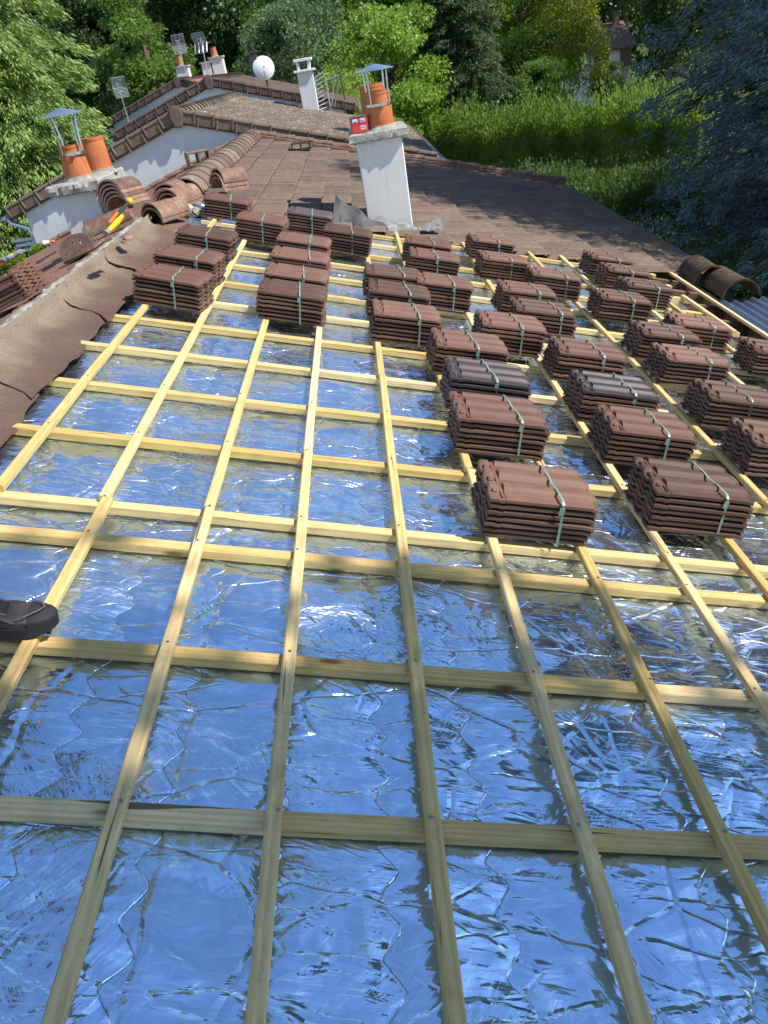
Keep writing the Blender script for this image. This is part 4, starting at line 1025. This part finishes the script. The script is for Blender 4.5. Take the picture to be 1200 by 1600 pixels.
# aerials
def aerial(label,top,base,yaw,Y,gw=.5,gh=.62):
    a=atY(top,Y); b=atY(base,Y); h=a[2]-b[2]+.2
    t=thing('tv_aerial',label,'aerial',(b[0],Y,b[2]-.1),'grid television aerials on the terrace roofs')
    mb=MB(); mb.tube([(0,0,-.3),(0,0,h)],.022,6); mb.build('mast',M_GREYM,t)
    R_=Matrix.Rotation(yaw,3,'Z'); mb=MB(); f=lambda x,y,z: np.array((R_@Vector((x,y,z)))[:])+np.array([0,0,h-.15])
    for tilt,z0 in((.45,.0),(-.45,.0)):
        for k in range(8):
            s=k/7; z=(.02+gh/2*s)*(1 if tilt>0 else -1); y=-.03-.16*s; mb.tube([f(-gw/2,y,z),f(gw/2,y,z)],.009,4)
        for x in(-gw/2,-gw/6,gw/6,gw/2): z=gh/2*(1 if tilt>0 else -1); mb.tube([f(x,-.03,0),f(x,-.19,z)],.011,4)
    mb.build('grid_reflector',M_GREYM,t)
    mb=MB(); mb.tube([f(0,-.1,0),f(0,.75,0)],.012,5)
    for k in range(7): mb.tube([f(-.09,.08+k*.1,.0),f(.09,.08+k*.1,.0)],.007,4)
    for z in(-.14,-.05,.05,.14):
        mb.tube([f(-.1,.0,z),f(0,.03,z),f(.1,.0,z)],.009,4)
    mb.build('director_boom',M_GREYM,t)
aerial('leftmost grid aerial, on a bent mast at the left end of the terrace',(188,134),(203,196),.5,33.0)
aerial('middle grid aerial on a tall mast above the small orange-pot chimney',(281,67),(291,118),.3,36.5)
aerial('right one of the two close grid aerials above the terrace ridge',(312,65),(327,122),-.3,34.0)
c_=atY((515,160),25.0); t=thing('tv_aerial','grey aerial folded down on the right slope of the terrace, beside the slender white chimney','aerial',c_-np.array([0,0,.3]),'grid television aerials on the terrace roofs')
mb=MB(); mb.tube([(0,0,-.2),(0,0,.95)],.02,6); mb.build('mast',M_GREYM,t)
mb=MB()
for k in range(9): mb.tube([(-.35+.0*k,-.1,.15+.1*k),(-.05,.05,.2+.11*k)],.012,4)
mb.tube([(-.35,-.1,.1),(-.3,-.1,.95)],.014,4); mb.tube([(.05,0,.2),(.28,0,.98)],.014,4); mb.tube([(.12,0,.15),(.4,0,.9)],.014,4)
mb.tube([(-.6,0,.75),(.45,0,.95)],.016,5); mb.build('director_boom',M_GREYM,t)
mb=MB(); mb.tube([(-.6,0,.15),(-.6,0,.8)],.022,5); mb.tube([(.45,0,.3),(.42,0,1.0)],.022,5); mb.build('bracket',M_DKMET,t)
# dish
c_=atY((412,105),27); dr=.33; t=thing('satellite_dish','white round satellite dish standing on the purple-brown roof','satellite dish',c_-np.array([0,0,.45]))
R_=Matrix.Rotation(math.radians(80),3,'X'); R_=Matrix.Rotation(.15,3,'Z')@R_
pr_=[(0,0)]+[(dr*x,.10*x*x) for x in(.25,.5,.75,1.)]+[(dr,.115),(dr*.75,.075),(0,.02)]
mb=MB(); mb.lathe((0,0,.45),[(r_,-z) for r_,z in pr_],28,R_); mb.build('reflector',M_DISH,t)
mb=MB(); mb.tube([(0,.1,-.2),(0,.1,.45),(0,0,.45)],.03,8); mb.box((-.28,.25,.55),(.22,.3,.55)); mb.box((-.28,.25,.9),(.3,.35,.05)); mb.build('bracket',M_DKMET,t)
mb=MB(); mb.tube([(0,-.05,.15),(.03,-.4,.3)],.012,6); mb.box((.03,-.42,.32),(.06,.08,.06)); mb.build('feed_arm',M_GREYM,t)
# things on the near right: half-round tiles on the eaves, sheet roof below
for k,(pa,ya,pb,yb,l) in enumerate([((1085,408),8.5,(1112,428),7.85,'dark half round tile resting on the eaves gutter, upper one against the old roof'),((1120,425),8.0,(1160,449),7.2,'dark half round tile hanging over the gutter, lower rounded one')]):
    p0=atY(pb,yb);p1=atY(pa,ya); t=thing('ridge_tile',l,'ridge tile',p0-np.array([0,0,.1])); mb=MB(); halfround(mb,p0-np.array([0,0,.10]),p1-np.array([0,0,.10]),.18,.165,.018,ang=.98,n=16); mb.build('clay_body',M_BLOTCH,t,world=True)
c_=atY((1190,540),6.0)
t=thing('sheet_roof','blue-grey corrugated metal sheet roof just below the gutter at right','roof sheet',(c_[0]+.1,5.6,c_[2]))
P=np.array([[[x*.6,y,-x*.06+.016*math.sin(x*2*PI*6)] for x in np.linspace(0,1.6,80)] for y in(-4.0,1.7)]); mb=MB(); mb.sheet(P,np.array([0,0,1.]),.003); mb.build('metal_sheet',M_ZBLU,t)
mb=MB()
for y in(-3.9,1.6): mb.box((.9,y,-c_[2]/2-.08),(.09,.09,c_[2]-.1)); 
mb.build('post',M_OLDW,t,smooth=False)
# small shed things bottom left behind the gutter: white garden furniture hint
c_=onL((0,0));q=atY((60,352),17.6)
t=thing('garden_bench','white slatted garden seat below the gutter of the next house','bench',(q[0]-.3,17.6,0))
mb=MB()
for k in range(5): mb.box((0,.05*k-.1,q[2]-.45),(.8,.035,.03))
for k in range(2): mb.box((0,.15,q[2]-.36+k*.1),(.8,.03,.06))
mb.build('slats',M_WHITE,t,smooth=False)
mb=MB()
for x in(-.37,.37): mb.box((x,0,(q[2]-.4)/2),(.07,.3,q[2]-.4)); 
mb.build('leg',M_CREAM,t,smooth=False)
q=PL((82,377),.05); t=thing('plastic_scoop','small orange and white plastic piece on the far edge of the left slope','scoop',q)
o=lump(.045,2,5,(1.3,.8,.6)).build('orange_end',M_ORN,t); mb=MB(); mb.tube([(-.05,-.02,0),(-.16,-.06,.0)],[.03,.045],10); mb.build('white_end',M_DISH,t)
# ------------------------------------------------------------------ far house at right
Yh=60; a=atY((872,75),Yh); b=atY((985,70),Yh); zrg=atY((925,40),Yh+3)[2]; ze=atY((985,68),Yh)[2]
t=thing('detached_house','white house with a brown roof half hidden behind the birch at upper right','house',((a[0]+b[0])/2,Yh+3,0))
mb=MB(); mb.box(((a[0]+b[0])/2,Yh+3,ze/2),(b[0]-a[0],6,ze)); mb.build('wall',M_WHITE,t,world=True,smooth=False)
mb=MB(); x0,x1=a[0]-.4,b[0]+.4
mb.sheet(np.array([[[x,Yh-.5,ze-.1],[x,Yh+3,zrg]] for x in(x0,x1)]),np.array([0,-.4,.9]),.12); mb.sheet(np.array([[[x,Yh+3,zrg],[x,Yh+6.5,ze-.1]] for x in(x0,x1)]),np.array([0,.4,.9]),.12); rf=mb.build('roof',M_PURP,t,world=True,smooth=False)
mb=MB(); c_=atY((965,60),Yh+2); mb.box((c_[0],Yh+2.5,zrg+.1),(.4,.4,.9)); mb.box((c_[0],Yh+2.5,zrg+.58),(.5,.5,.08)); mb.build('chimney_stack',M_RED,t,world=True,smooth=False)
mb=MB(); w0_=atY((978,90),Yh-.03); mb.box((w0_[0],Yh-.03,w0_[2]),(.75,.06,1.5)); mb.build('shutter',M_SHUT,t,world=True,smooth=False)
mb=MB(); w0_=atY((940,92),Yh-.03); mb.box((w0_[0],Yh-.02,w0_[2]),(1.0,.05,1.0)); mb.build('window',M_GLASS,t,world=True,smooth=False)
# ------------------------------------------------------------------ trees
def gx(px,Y): q=atY(px,Y); return (q[0],Y,0)
conifer('cedar_tree','big pale green weeping cedar filling the upper left corner','tree',L_CED,gx((-20,200),28),15,4.9,base=.0,seed=1,levels=28,per=12,sprays=75,ls=.19,asp=.26,droop=.42,tufts=14,sw=.30,hang=.8,power=.42)
sp=(9.6,11.6,0)
conifer('blue_spruce','large blue spruce in shade at the right edge','tree',L_SPR,sp,13.5,5.3,base=.02,seed=2,levels=46,per=13,sprays=60,ls=.072,asp=.36,droop=.32,up=.06,tufts=26,sw=.5,hang=.55,power=.27)
conifer('dark_fir','dark column-like fir standing behind the hedge, right of the centre chimney','tree',L_FIR,gx((722,150),38.5),13.2,2.9,base=.02,seed=3,levels=34,per=10,sprays=60,ls=.12,asp=.34,droop=.45,tufts=20,sw=.3,hang=.6,power=.5)
birch=broadleaf('birch_tree','airy yellow-green birch with pale trunk in front of the far white house','tree',L_BIR,gx((893,150),42),10.5,2.3,base=.10,nl=17000,ls=.14,seed=4,nclump=80,bark=M_BIRCH,cr=.24,droop=1.1,flat=1.5)
A1=broadleaf('broadleaf_tree','sunlit mid green tree just left of the aerials','tree',L_MID,gx((225,100),46),11.5,3.0,base=.08,nl=26000,ls=.22,seed=5,nclump=60)
A2=broadleaf('broadleaf_tree','blue-green leafy tree behind the slender white chimney','tree',L_BLUG,gx((470,100),44),9.5,3.1,base=.05,nl=30000,ls=.18,seed=6,nclump=70)
A3=broadleaf('broadleaf_tree','bright yellow-green rounded tree directly behind the centre chimney','tree',L_YEL,gx((612,150),37),7.7,3.0,base=.02,nl=36000,ls=.15,seed=7,nclump=80,cr=.28)
A4=broadleaf('broadleaf_tree','tall light green tree between the dark fir and the birch','tree',L_YEL,gx((820,100),45),9.6,3.5,base=.02,nl=36000,ls=.17,seed=8,nclump=80,cr=.28)
A5=broadleaf('broadleaf_tree','dark green tree rising above the terrace ridge','tree',L_DARK,gx((330,60),52),17,5.0,base=.12,nl=36000,ls=.26,seed=9,nclump=70)
G='trees of the wood behind the houses'
def cp(src,px,Y,s,rz,label,mat=None,sx=1.):
    o=copy_tree(src); o.location=gx(px,Y); o.scale=(s*sx,s*sx,s); o.rotation_euler=(0,0,rz); tag(o,label,'tree',G)
    if mat:
        for c in o.children:
            if c.name.startswith('crown'): c.material_slots[0].link='OBJECT'; c.material_slots[0].material=mat
    return o
cp(A5,(160,60),58,1.0,1,'dark wood tree rising behind the right flank of the weeping cedar')
cp(A5,(255,60),60,1.1,2,'dark wood tree behind the sunlit tree left of the aerials')
cp(A5,(420,60),56,1.05,3,'dark wood tree above the satellite dish')
cp(A1,(395,110),50,.85,4,'small mid green tree just above the satellite dish',L_MID)
cp(A1,(520,50),60,1.5,5,'tall mid green wood tree above the slender white chimney')
cp(A2,(590,50),58,1.5,.5,'tall wood tree above the hooded pot of the centre chimney',L_MID)
cp(A5,(690,40),62,1.1,4,'dark wood tree behind the tip of the dark fir')
cp(A3,(540,150),33,.72,2,'low yellow-green bushy tree left of the centre chimney')
cp(A3,(655,170),47,.85,1.1,'yellow-green bushy tree between centre chimney and dark fir')
cp(A4,(770,110),50,1.1,2,'light green tree right behind the dark fir')
cp(A4,(860,60),78,1.4,3,'light green tree behind the crown of the birch')
cp(A1,(780,30),66,1.6,2,'tall green wood tree at the top edge right of the fir')
cp(A5,(885,20),78,1.25,3,'dark wood tree behind the far white house, left one')
cp(A5,(970,10),74,1.2,5,'dark wood tree behind the far white house, right one')
cp(A5,(1085,60),38,.62,.4,'dark tree right of the far white house beside the spruce')
cp(A2,(1030,170),34,.34,2,'dark round tree between the hedge and the spruce',L_DARK)
cp(A2,(950,170),46,.40,1,'low dark shrub-like tree under the far white house',L_DARK)
cp(A2,(785,180),43,.42,3,'low green tree at the foot of the dark fir, right side',L_MID)
cp(A2,(850,190),40,.5,5,'low green tree left of the birch trunk behind the hedge',L_MID)
cp(A2,(330,105),47,.55,2,'low green tree behind the two small far chimneys',L_MID)
cp(A5,(60,20),62,1.1,1,'dark wood tree behind the top of the weeping cedar')
cp(A5,(1130,0),56,1.1,2,'dark wood tree behind the blue spruce')
cp(A2,(600,190),30,.42,1,'low green shrub-like tree seen left of the centre chimney shaft',L_YEL)
broadleaf('bush','light green bush in front of the weeping cedar, left of the pots','bush',L_HDG,gx((72,272),22.5),3.9,.75,base=.02,nl=9000,ls=.10,seed=12,nclump=30,cr=.35)
q=atY((26,364),15.1); broadleaf('bush','bright green rounded bush at the left edge above the glove stack','bush',L_BUSH,(q[0]-.1,15.1,0),q[2]+.10,.85,base=.1,nl=26000,ls=.085,seed=13,nclump=40,cr=.35)
conifer('blue_spruce','second spruce further back at the right edge, behind the large blue one','tree',L_FIR,(10.4,16.4,0),16.5,3.9,base=.02,seed=21,levels=28,per=10,sprays=44,ls=.2,asp=.3,droop=.4,tufts=10,power=.7)
broadleaf('broadleaf_tree','tall tree behind the photographer at right, whose shade dapples the lower roof','tree',L_MID,(8.6,-4.9,0),17.3,5.6,base=.42,nl=30000,ls=.30,seed=31,nclump=90,cr=.3)
hedge('garden_hedge','tall spiky sunlit green hedge running behind the roof edge',[(1.6,38.5),(6.4,34.0),(12.5,28.6)],2.2,2.75,L_HDG,75000,.15,1,.45)
hedge('garden_hedge','lower clipped shade-darkened hedge between the roof edge and the blue spruce',[(4.9,23.5),(7.2,20.3),(9.8,17.5)],1.8,2.0,L_DARK,42000,.10,2,.1)  # darker leaf colour carries the spruce's shade on this hedge
hedge('garden_hedge','near clipped hedge with yellowish leaves beyond the gutter at right',[(6.0,13.2),(6.5,10.6),(7.3,7.4)],1.5,1.9,L_HDG,60000,.065,3,.1)
# a yellow flower, red poles hint, far woodland mass, grass
q=atY((1173,397),13.2); t=thing('garden_flower','single yellow flower head above the near hedge at right','flower',(q[0],13.2,0)); mb=MB(); mb.tube([(0,0,0),(0,0,q[2])],.012,5); mb.build('stem',L_HDG,t); o=lump(.09,2,2,(1,1,1)).build('flower_head',M_YEL,t); o.location=(0,0,q[2])
n_=70000; rng=np.random.default_rng(77); x=rng.uniform(-70,85,n_); hh=15+4*np.sin(x*.21)+2.5*np.sin(x*.53+1)+1.6*np.sin(x*1.3); z=hh*rng.uniform(0,1,n_)**.8; y=88+rng.normal(size=n_)*2+3*np.sin(x*.9+z*.6)
Vq,Fq=leafquads(np.stack([x,y,z],1),rng.uniform(.5,1.2,n_)); tag(npmesh('far_woodland',Vq,Fq,L_DARK),'dark mass of woodland closing the view behind all the trees','woodland',kind='stuff')
n_=60000; x=rng.uniform(-12,22,n_); y=rng.uniform(10,60,n_); k_=((x>4.6)&((y>31)|(x>12)|(y<16)))|(y>44); x,y=x[k_],y[k_]
Vq,Fq=leafquads(np.stack([x,y,np.full(len(x),.06)],1),rng.uniform(.08,.22,len(x)),dirs=np.tile([0,0,1.],(len(x),1)),asp=.25); tag(npmesh('grass',Vq,Fq,L_GRASS),'rough grass in the gardens behind the houses','grass',kind='stuff')
# ------------------------------------------------------------------ the roofer, only his shoe is in the picture
ft=atY((88,984),1.62) ; su,sv=onR((84,985),.03)
pm=thing('person','person at the left edge, only the toe of a black shoe in view','person',Wp(su-.30,sv+.0,0))
ori=np.array(pm.location); pm.rotation_euler=(0,0,.10)
slope=Matrix.Rotation(PITCH-.05,4,'Y')
# shoe: long axis = local x, toe at +x
def shoe(x0,y0,z0,yaw):
    secs=[(-.02,.036,.075,.0),(.02,.040,.085,.0),(.07,.040,.085,.0),(.11,.042,.085,.0),(.15,.047,.075,.0),(.19,.051,.062,.0),(.23,.050,.054,.0),(.26,.043,.049,.001),(.285,.030,.042,.004),(.298,.014,.032,.009)]
    n=16; rows=[]
    for x,w,h,z in secs:
        row=[]
        for k in range(n):
            a=2*PI*k/n; cy=math.cos(a); sz=math.sin(a)
            yy=w*np.sign(cy)*abs(cy)**.75; zz=z+.022+(h-.022)*(.5+.5*sz)**.8 if sz>-.2 else z+.020
            zz+=.0018*math.sin(x*260+k*2)*(sz>.2); row.append([x,yy,zz])
        rows.append(row)
    mb=MB(); V=np.array(rows).reshape(-1,3); F=[]
    for i in range(len(secs)-1):
        for k in range(n): k2=(k+1)%n; F.append((i*n+k,(i+1)*n+k,(i+1)*n+k2,i*n+k2))
    F.append(tuple(range(n))); F.append(tuple((len(secs)-1)*n+k for k in range(n))[::-1]); mb.add(V,F)
    M_=Matrix.Translation((x0,y0,z0))@slope@Matrix.Rotation(yaw,4,'Z')
    sh=mb.build('shoe',M_SHOE,pm,M=M_,ang=70); sh['label']='black work shoe'
    mb=MB(); out=[]
    for x,w,h,z in secs: out.append((x,w*1.06,z))
    ring=[(x,w,z) for x,w,z in out]+[(.304,0,.010)]+[(x,-w,z) for x,w,z in out[::-1]]
    m=len(ring); V=[(x,y,z-.004) for x,y,z in ring]+[(x,y,z+.026) for x,y,z in ring]; mb.add(V,[tuple(range(m))[::-1],tuple(range(m,2*m))]+[(i,(i+1)%m,(i+1)%m+m,i+m) for i in range(m)])
    for k in range(13):
        for s_ in(-1,1): mb.box((-.01+k*.024,s_*.038*(1 if k<11 else .55),-.006),(.012,.018,.010))
    mb.build('sole',M_SOLE,sh,smooth=False)
    mb=MB()
    for path in([(.19,-.05,.05),(.225,-.047,.064),(.262,-.02,.066),(.272,.0,.062),(.262,.022,.064),(.225,.045,.062)],[(.06,-.043,.05),(.10,-.046,.062),(.14,-.049,.05),(.17,-.05,.062),(.2,-.05,.045)],[(.03,-.042,.07),(.06,-.044,.05),(.09,-.044,.075),(.12,-.046,.055),(.15,-.048,.072)]): mb.tube(path,.0022,5)
    mb.build('stitching',M_STITCH,sh)
    mb=MB(); P=[]
    for i,(x,w,h,z) in enumerate(secs[6:]):
        P.append([[x+.002,w*1.05*math.cos(a),z+.022+(h-.018)*(.5+.5*math.sin(a))**.8 if math.sin(a)>-.2 else z+.02] for a in np.linspace(-.3,PI+.3,16)])
    mb.sheet(np.array(P),np.array([0,0,1.]),.002); mb.build('toe_cap',M_SOLE,sh,ang=60)
    mb=MB()
    for y_ in(-.032,.03): mb.box((.13,y_,.066),(.10,.008,.03),Matrix.Rotation(.3,3,'Y'),ch=.002)
    mb.build('side_panel',M_STITCH,sh,smooth=False)
    mb=MB()
    for k in range(5): x=.09+k*.022; z=.092-.0045*k; mb.tube([(x,-.026,z-.008),(x+.004,0,z+.004),(x,.026,z-.008)],.0035,6)
    mb.build('lace',M_BLK,sh)
shoe(0,0,.0,.06); shoe(-.1,-.42,.035,-.1)
def skinned(name,verts,edges,rad,mat,parent,root=0,sub=1):
    me=bpy.data.meshes.new(name); me.from_pydata(verts,edges,[]); o=bpy.data.objects.new(name,me); COL.objects.link(o)
    m=o.modifiers.new('s','SKIN'); m.use_smooth_shade=True
    for i,r_ in enumerate(rad): me.skin_vertices[0].data[i].radius=r_ if isinstance(r_,tuple) else (r_,r_); me.skin_vertices[0].data[i].use_root=(i==root)
    sb=o.modifiers.new('d','SUBSURF'); sb.levels=sub; sb.render_levels=sub
    bpy.context.view_layer.update(); m2=bpy.data.meshes.new_from_object(o.evaluated_get(bpy.context.evaluated_depsgraph_get())); bpy.data.objects.remove(o)
    m2.materials.clear(); m2.materials.append(mat); o=bpy.data.objects.new(name,m2); COL.objects.link(o); o.parent=parent; return o
vb=[(-.02,-.22,.93),(-.02,-.11,.90),(.03,-.05,.5),(.03,.0,.10),(-.02,-.33,.90),(-.04,-.40,.52),(-.07,-.42,.13),
    (-.02,-.22,1.12),(-.01,-.22,1.32),(.0,-.22,1.44),(.015,-.22,1.51),(.04,-.22,1.60),(.03,-.22,1.69),
    (.0,-.03,1.42),(.03,.04,1.16),(.16,.05,.95),(.0,-.41,1.42),(.03,-.48,1.16),(.16,-.49,.95)]
eb=[(0,1),(1,2),(2,3),(0,4),(4,5),(5,6),(0,7),(7,8),(8,9),(9,10),(10,11),(11,12),(8,13),(13,14),(14,15),(8,16),(16,17),(17,18)]
rb=[.15,.11,.078,.055,.11,.078,.055,.145,.165,.08,.062,(.10,.11),(.09,.095),.052,.042,.030,.052,.042,.030]
body=skinned('body',vb,eb,rb,M_SKIN,pm)
for m_ in(M_NAVY,M_TSH): body.data.materials.append(m_)
for p_ in body.data.polygons:
    x,y,z=p_.center; dy=abs(y+.22)
    p_.material_index=1 if ((z<.93 and x<.1) or (z<1.02 and dy<.19)) else 2 if ((dy<.17 and z<1.46) or (1.2<z<1.47)) else 0
o=lump(.112,3,1,(1.0,.98,.75),.08).build('hair',M_HAIR,pm); o.location=(.0,-.22,1.735)
mb=MB(); mb.tube([(.125,-.22,1.655),(.155,-.22,1.62),(.13,-.22,1.61)],[.008,.014,.01],8); mb.build('nose',M_SKIN,pm)
mb=MB()
for s_ in(-1,1): mb.tube([(.115,-.22+s_*.034,1.655),(.134,-.22+s_*.034,1.655)],[.011,.006],8)
mb.build('eyes',M_HAIR,pm)
mb=MB()
for s_ in(-1,1): mb.tube([(.03,-.22+s_*.105,1.67),(.02,-.22+s_*.118,1.65),(.02,-.22+s_*.108,1.61)],[.012,.014,.008],8)
mb.build('ears',M_SKIN,pm)
for s_,bx_ in((1,15),(-1,18)):
    c0=np.array(vb[bx_]); mb=MB(); mb.tube([c0,c0+[.03,0,-.04],c0+[.05,0,-.08]],[.028,.036,.030],8)
    for k in range(4):
        o0=c0+np.array([.045,(k-1.5)*.019,-.075]); L=[.065,.078,.074,.058][k]; mb.tube([o0,o0+[.012,0,-L*.5],o0+[.0,0,-L]],[.0095,.009,.007],7)
    o0=c0+np.array([.03,-s_*.03,-.04]); mb.tube([o0,o0+[.02,-s_*.02,-.03],o0+[.03,-s_*.022,-.06]],[.012,.011,.008],7); mb.build('hand',M_SKIN,pm)
# scraps of dirt on the foil
mb=MB(); r=random.Random(4)
# ------------------------------------------------------------------ light, sky, camera
SUN=np.array([.64,-.175,.748]); SUN/=np.linalg.norm(SUN)
w=bpy.data.worlds.new('World'); SC.world=w; w.use_nodes=True; nt=w.node_tree; bg=nt.nodes['Background']
sky=nt.nodes.new('ShaderNodeTexSky'); sky.sky_type='NISHITA'; sky.sun_disc=False
sky.sun_elevation=math.asin(SUN[2]); sky.sun_rotation=math.atan2(SUN[0],SUN[1]); sky.air_density=1.0; sky.dust_density=.05; sky.ozone_density=4.5
tc=nt.nodes.new('ShaderNodeTexCoord'); mp=nt.nodes.new('ShaderNodeMapping'); mp.inputs['Scale'].default_value=(1,1,2.2); nt.links.new(tc.outputs['Generated'],mp.inputs[0])
nz=nt.nodes.new('ShaderNodeTexNoise'); nz.inputs['Scale'].default_value=3.2; nz.inputs['Detail'].default_value=8; nz.inputs['Roughness'].default_value=.6; nz.inputs['Distortion'].default_value=.4; nt.links.new(mp.outputs[0],nz.inputs[0])
rp=nt.nodes.new('ShaderNodeValToRGB'); rp.color_ramp.elements[0].position=.54; rp.color_ramp.elements[0].color=(0,0,0,1); rp.color_ramp.elements[1].position=.74; rp.color_ramp.elements[1].color=(.85,.85,.85,1); nt.links.new(nz.outputs[0],rp.inputs[0])
cm=nt.nodes.new('ShaderNodeMix'); cm.data_type='RGBA'; nt.links.new(rp.outputs[0],cm.inputs[0]); nt.links.new(sky.outputs[0],cm.inputs[6]); cm.inputs[7].default_value=(6.2,6.4,6.8,1)   # thin bright clouds
nt.links.new(cm.outputs[2],bg.inputs[0]); bg.inputs[1].default_value=.14
ld=bpy.data.lights.new('sun','SUN'); ld.energy=4.7; ld.angle=math.radians(.53); ld.color=(1,.94,.86); lo=bpy.data.objects.new('sun',ld); COL.objects.link(lo)
lo.rotation_euler=Vector(SUN).to_track_quat('Z','Y').to_euler(); lo.location=(0,0,30)
cd=bpy.data.cameras.new('camera'); cam=bpy.data.objects.new('camera',cd); COL.objects.link(cam)
cd.sensor_fit='VERTICAL'; cd.sensor_height=32.; cd.sensor_width=24.; cd.lens=FL/1600*32.; cd.clip_end=1500; cd.clip_start=.02
Mx=Matrix(((CR[0],CU[0],-CF[0],CAM[0]),(CR[1],CU[1],-CF[1],CAM[1]),(CR[2],CU[2],-CF[2],CAM[2]),(0,0,0,1))); cam.matrix_world=Mx
SC.camera=cam
SC.view_settings.view_transform='Standard'; SC.view_settings.look='None'; SC.view_settings.exposure=.52; SC.view_settings.gamma=1
SC.cycles.max_bounces=7; SC.cycles.diffuse_bounces=3; SC.cycles.glossy_bounces=4; SC.cycles.transmission_bounces=3; SC.cycles.transparent_max_bounces=4
SC.cycles.use_denoising=True; SC.cycles.sample_clamp_indirect=6; SC.cycles.caustics_reflective=True
